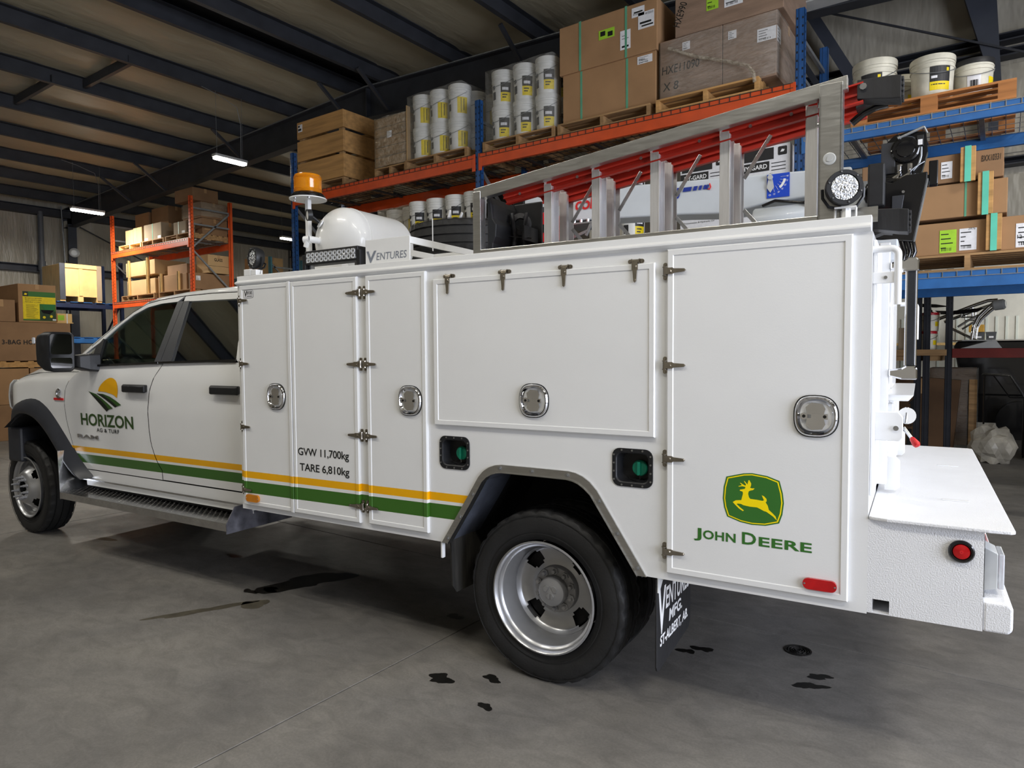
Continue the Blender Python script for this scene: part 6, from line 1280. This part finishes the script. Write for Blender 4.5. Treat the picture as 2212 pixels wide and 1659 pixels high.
# ---- blue rack and crate by the left wall (they face the truck)
BK = thing('pallet_rack', 'dark blue rack along the left wall carrying a pale plywood crate', 'rack')
def beam_y(x, y0, y1, zt, h, m): return B().prism([(x,zt-h),(x-.045,zt-h),(x-.045,zt),(x-.03,zt),(x-.03,zt-.03),(x,zt-.03)],'xz',y0,y1).obj('beam', m, BK, bev=.003)
for y in (2.3,5.93): B().box(-14.58,-14.50,y,y+.08,0,3.9).obj('upright', M_dbl, BK, bev=.003); B().box(-15.6,-15.52,y,y+.08,0,3.9).obj('upright', M_dbl, BK, bev=.003); B().bar((-14.54,y+.04,2.9),(-15.56,y+.04,2.0),.03,.04).obj('frame_brace', M_dbl, BK); B().bar((-14.54,y+.04,1.9),(-15.56,y+.04,1.0),.03,.04).obj('frame_brace', M_dbl, BK)
for x in (-14.49,-15.55): beam_y(x,2.38,5.93,2.84,.13,M_dbl if x > -15 else M_dbl); beam_y(x,2.38,5.93,1.99,.13,M_bl2)
for z in (2.84,1.99):
    for k in range(12): B().box(-15.55,-14.49,2.45+k*.29,2.65+k*.29,z,z+.018).obj('deck_slat', M_bl2, BK, bev=.002)
pc = thing('plywood_crate', 'pale plywood crate with dark painted edges on the blue rack by the left wall', 'crate')
B().box(-15.45,-14.46,4.54,5.47,2.98,3.74).obj('crate_panel', M_wood3, pc, bev=.004); B().box(-14.46,-14.445,4.54,4.66,2.90,3.76).obj('dark_edge', M_frame2, pc); B().box(-14.46,-14.445,5.36,5.47,2.90,3.76).obj('grey_edge', M_cardg, pc); B().box(-14.46,-14.44,4.66,5.36,3.66,3.76).obj('cleat', M_wood3, pc, bev=.002); B().box(-14.46,-14.448,4.96,5.04,3.0,3.66).obj('cleat', M_wood3, pc, bev=.002)
for y in (4.54,4.93,5.35): B().box(-15.45,-14.46,y,y+.12,2.86,2.98).obj('skid', M_wood3, pc)
# ---- cartons stacked on the floor at the far left
pallet('pallet under the hopper carton at the far left', -12.2,-11.0,2.0,3.4,1.325,h=.13,m=M_wood)
hb = carton('long brown carton printed with hopper lettering stacked at the far left', -12.2,-11.0,1.55,3.385,1.46,2.175,M_card2,tape=False,name='hopper_carton'); written(hb,'hopper',(-10.997,2.255,1.765),(0,1,0),V,1.0,.085)
for k in range(2): carton(('brown carton under the hopper pallet, beside the truck mirror','brown carton under the hopper pallet, further from the mirror')[k],-12.1,-11.0,2.68-1.2*k,3.36-1.2*k+.5*k,.66,1.32,M_card,tape=False)
for k in range(2): carton(('floor carton at the far left, beside the front wheel','floor carton at the far left, further from the wheel')[k],-12.1,-11.0,2.6-1.2*k,3.36-1.2*k+.4*k,0.0,.655,M_card2,tape=False,marks=[('w','x',2.7,2.8,.3,.36)] if k == 0 else ())
sb_ = carton('tall carton with a big yellow and green spreader label at the far left', -12.0,-11.02,2.54,3.16,2.18,2.89,M_card,name='spreader_carton')
X_ = -11.02
b = B(); b.m(M_ylab).box(X_,X_+.003,2.61,3.15,2.24,2.66); b.m(M_jdg).box(X_,X_+.003,2.61,3.15,2.66,2.755); b.m(M_ink).box(X_,X_+.004,2.615,2.70,2.66,2.752); b.m(M_jdg).box(X_,X_+.004,2.88,3.15,2.215,2.53); b.m(mat('leaf_shade',(34,58,28),.6,var=.25,vscale=12)).box(X_,X_+.005,2.88,3.148,2.22,2.40)
b.m(M_jdg).box(X_,X_+.004,2.61,2.88,2.215,2.24); b.m(mat('hopper_print_green',(26,110,50),.5)).prism([(2.90,2.52),(3.14,2.53),(3.10,2.42),(2.96,2.42)],'yz',X_,X_+.006); b.m(M_gloss).prism([(2.89,2.42),(3.12,2.42),(3.05,2.34),(2.93,2.36)],'yz',X_,X_+.0055); b.m(M_ylab).cyl((X_,2.95,2.28),(X_+.007,2.95,2.28),.025,n=14).cyl((X_,3.07,2.30),(X_+.007,3.07,2.30),.025,n=14)
b.m(M_jdy).prism([(2.63,2.69),(2.65,2.725),(2.685,2.71),(2.67,2.685)],'yz',X_,X_+.005); b.m(M_ink)
for key, z, w_ in (('bs1',2.615,.28),('bs2',2.580,.27),('bs3',2.545,.25)): b.decal(key,(X_+.0035,2.65,z),(0,1,0),V,w_,.026)
mt = mat('label_text',(120,108,20),.6); b.m(mt)
for k in range(16): b.box(X_,X_+.0036,2.66,2.66+random.uniform(.12,.2),2.505-k*.017,2.511-k*.017)
b.m(M_wlab).box(X_,X_+.006,3.09,3.15,2.225,2.25); b.obj('product_label', None, sb_)
carton('tilted brown carton beside the spreader carton at the far left', -11.9,-11.0,1.95,2.48,2.18,2.58,M_card2,marks=[('t','x',2.2,2.3,2.45,2.58)])
o = thing('wooden_box', 'small pale wooden box with lime label beside the spreader carton', 'box'); B().box(-11.7,-11.15,3.22,3.48,2.20,2.37).obj('box_body', M_wood3, o, bev=.004); B().box(-11.15,-11.147,3.23,3.34,2.24,2.34).obj('label', M_glab, o); B().box(-11.15,-11.146,3.38,3.40,2.18,2.375).obj('strap', M_wlab, o); B().box(-11.7,-11.15,3.2,3.5,2.185,2.20).obj('lid_board', M_wood3, o)
# ================================================================ ceiling lights
def ceiling_light(label, c, along, length, power, group=None, cord=True, col=(1,.95,.86)):
    t = thing('ceiling_light', label, 'ceiling light', c, group=group)
    dx, dy = (length/2,.07) if along == 'x' else (.07,length/2)
    B().box(-dx,dx,-dy,dy,.0,.05).obj('housing', M_house, t, bev=.01); B().box(-dx*.97 if along == 'x' else -.06,dx*.97 if along == 'x' else .06,-dy*.97 if along == 'y' else -.06,dy*.97 if along == 'y' else .06,-.045,.0).obj('lens', M_lens, t, bev=.02)
    zc = roofz(c[0])-c[2]
    for s in (-1,1): B().cyl((s*dx*.8 if along == 'x' else 0,s*dy*.8 if along == 'y' else 0,.05),(s*dx*.8 if along == 'x' else 0,s*dy*.8 if along == 'y' else 0,zc),.003,n=5).obj('hanger', M_galv, t)
    if cord: B().tube([(0,dy*.7,.05),(0,dy*.72,zc*.6),(.0,dy*.5,zc*.85),(0,-.2,zc-.05),(0,-.5,zc)],.006,6).obj('cord', M_galv, t, smooth=50)
    l = bpy.data.lights.new('led_tube', 'AREA'); l.shape = 'RECTANGLE'; l.size, l.size_y = (length,.12) if along == 'x' else (.12,length); l.energy = power; l.color = col
    lo = bpy.data.objects.new('led_tube', l); C.objects.link(lo); lo.parent = t; lo.location = (0,0,-.06)
    return t
ceiling_light('lit LED strip hanging under the rafter beside the pine crate', (-7.45,4.65,5.0), 'y', .62, 130)
ceiling_light('lit LED strip hanging near the left wall', (-13.26,4.71,4.85), 'y', .70, 150)
ceiling_light('lit LED strip far behind the blue upright, left of two', (-13.6,10.35,5.0), 'y', .55, 90, cord=False); ceiling_light('lit LED strip far behind the blue upright, right of two', (-13.0,11.3,5.0), 'y', .3, 60, cord=False)
OFF = [(-8.0,-2.2,5.4,52,'level with the hood'),(-4.2,-2.2,5.4,52,'level with the front wheel'),(-.6,-2.2,5.4,46,'level with the body front'),(2.8,-2.4,5.4,48,'level with the rear wheel'),(6.4,-2.4,5.4,100,'nearest the open door'),(6.6,2.6,5.4,125,'added fill behind the rear deck')]  # strips out of view; the last is added to brighten the floor behind
for k, (x, y, z, p, w_) in enumerate(OFF): ceiling_light('lit LED strip hung over the open floor, '+w_, (x,y,z), 'x', 1.6, p, 'strip lights over the open floor', cord=False)
h = thing('ceiling_light', 'unlit pale strip housing above the tall blue upright', 'ceiling light', (1.86,5.40,5.17)); B().prism([(-.10,0),(.10,0),(.07,.05),(-.07,.05)],'yz',-.25,.55).obj('housing', M_house, h); B().box(-.25,.55,-.11,.11,-.012,0).obj('reflector', M_house, h)
for x in (-.1,.4): B().cyl((x,0,.05),(x,0,roofz(1.86)-5.17),.004,n=5).obj('hanger', M_galv, h)
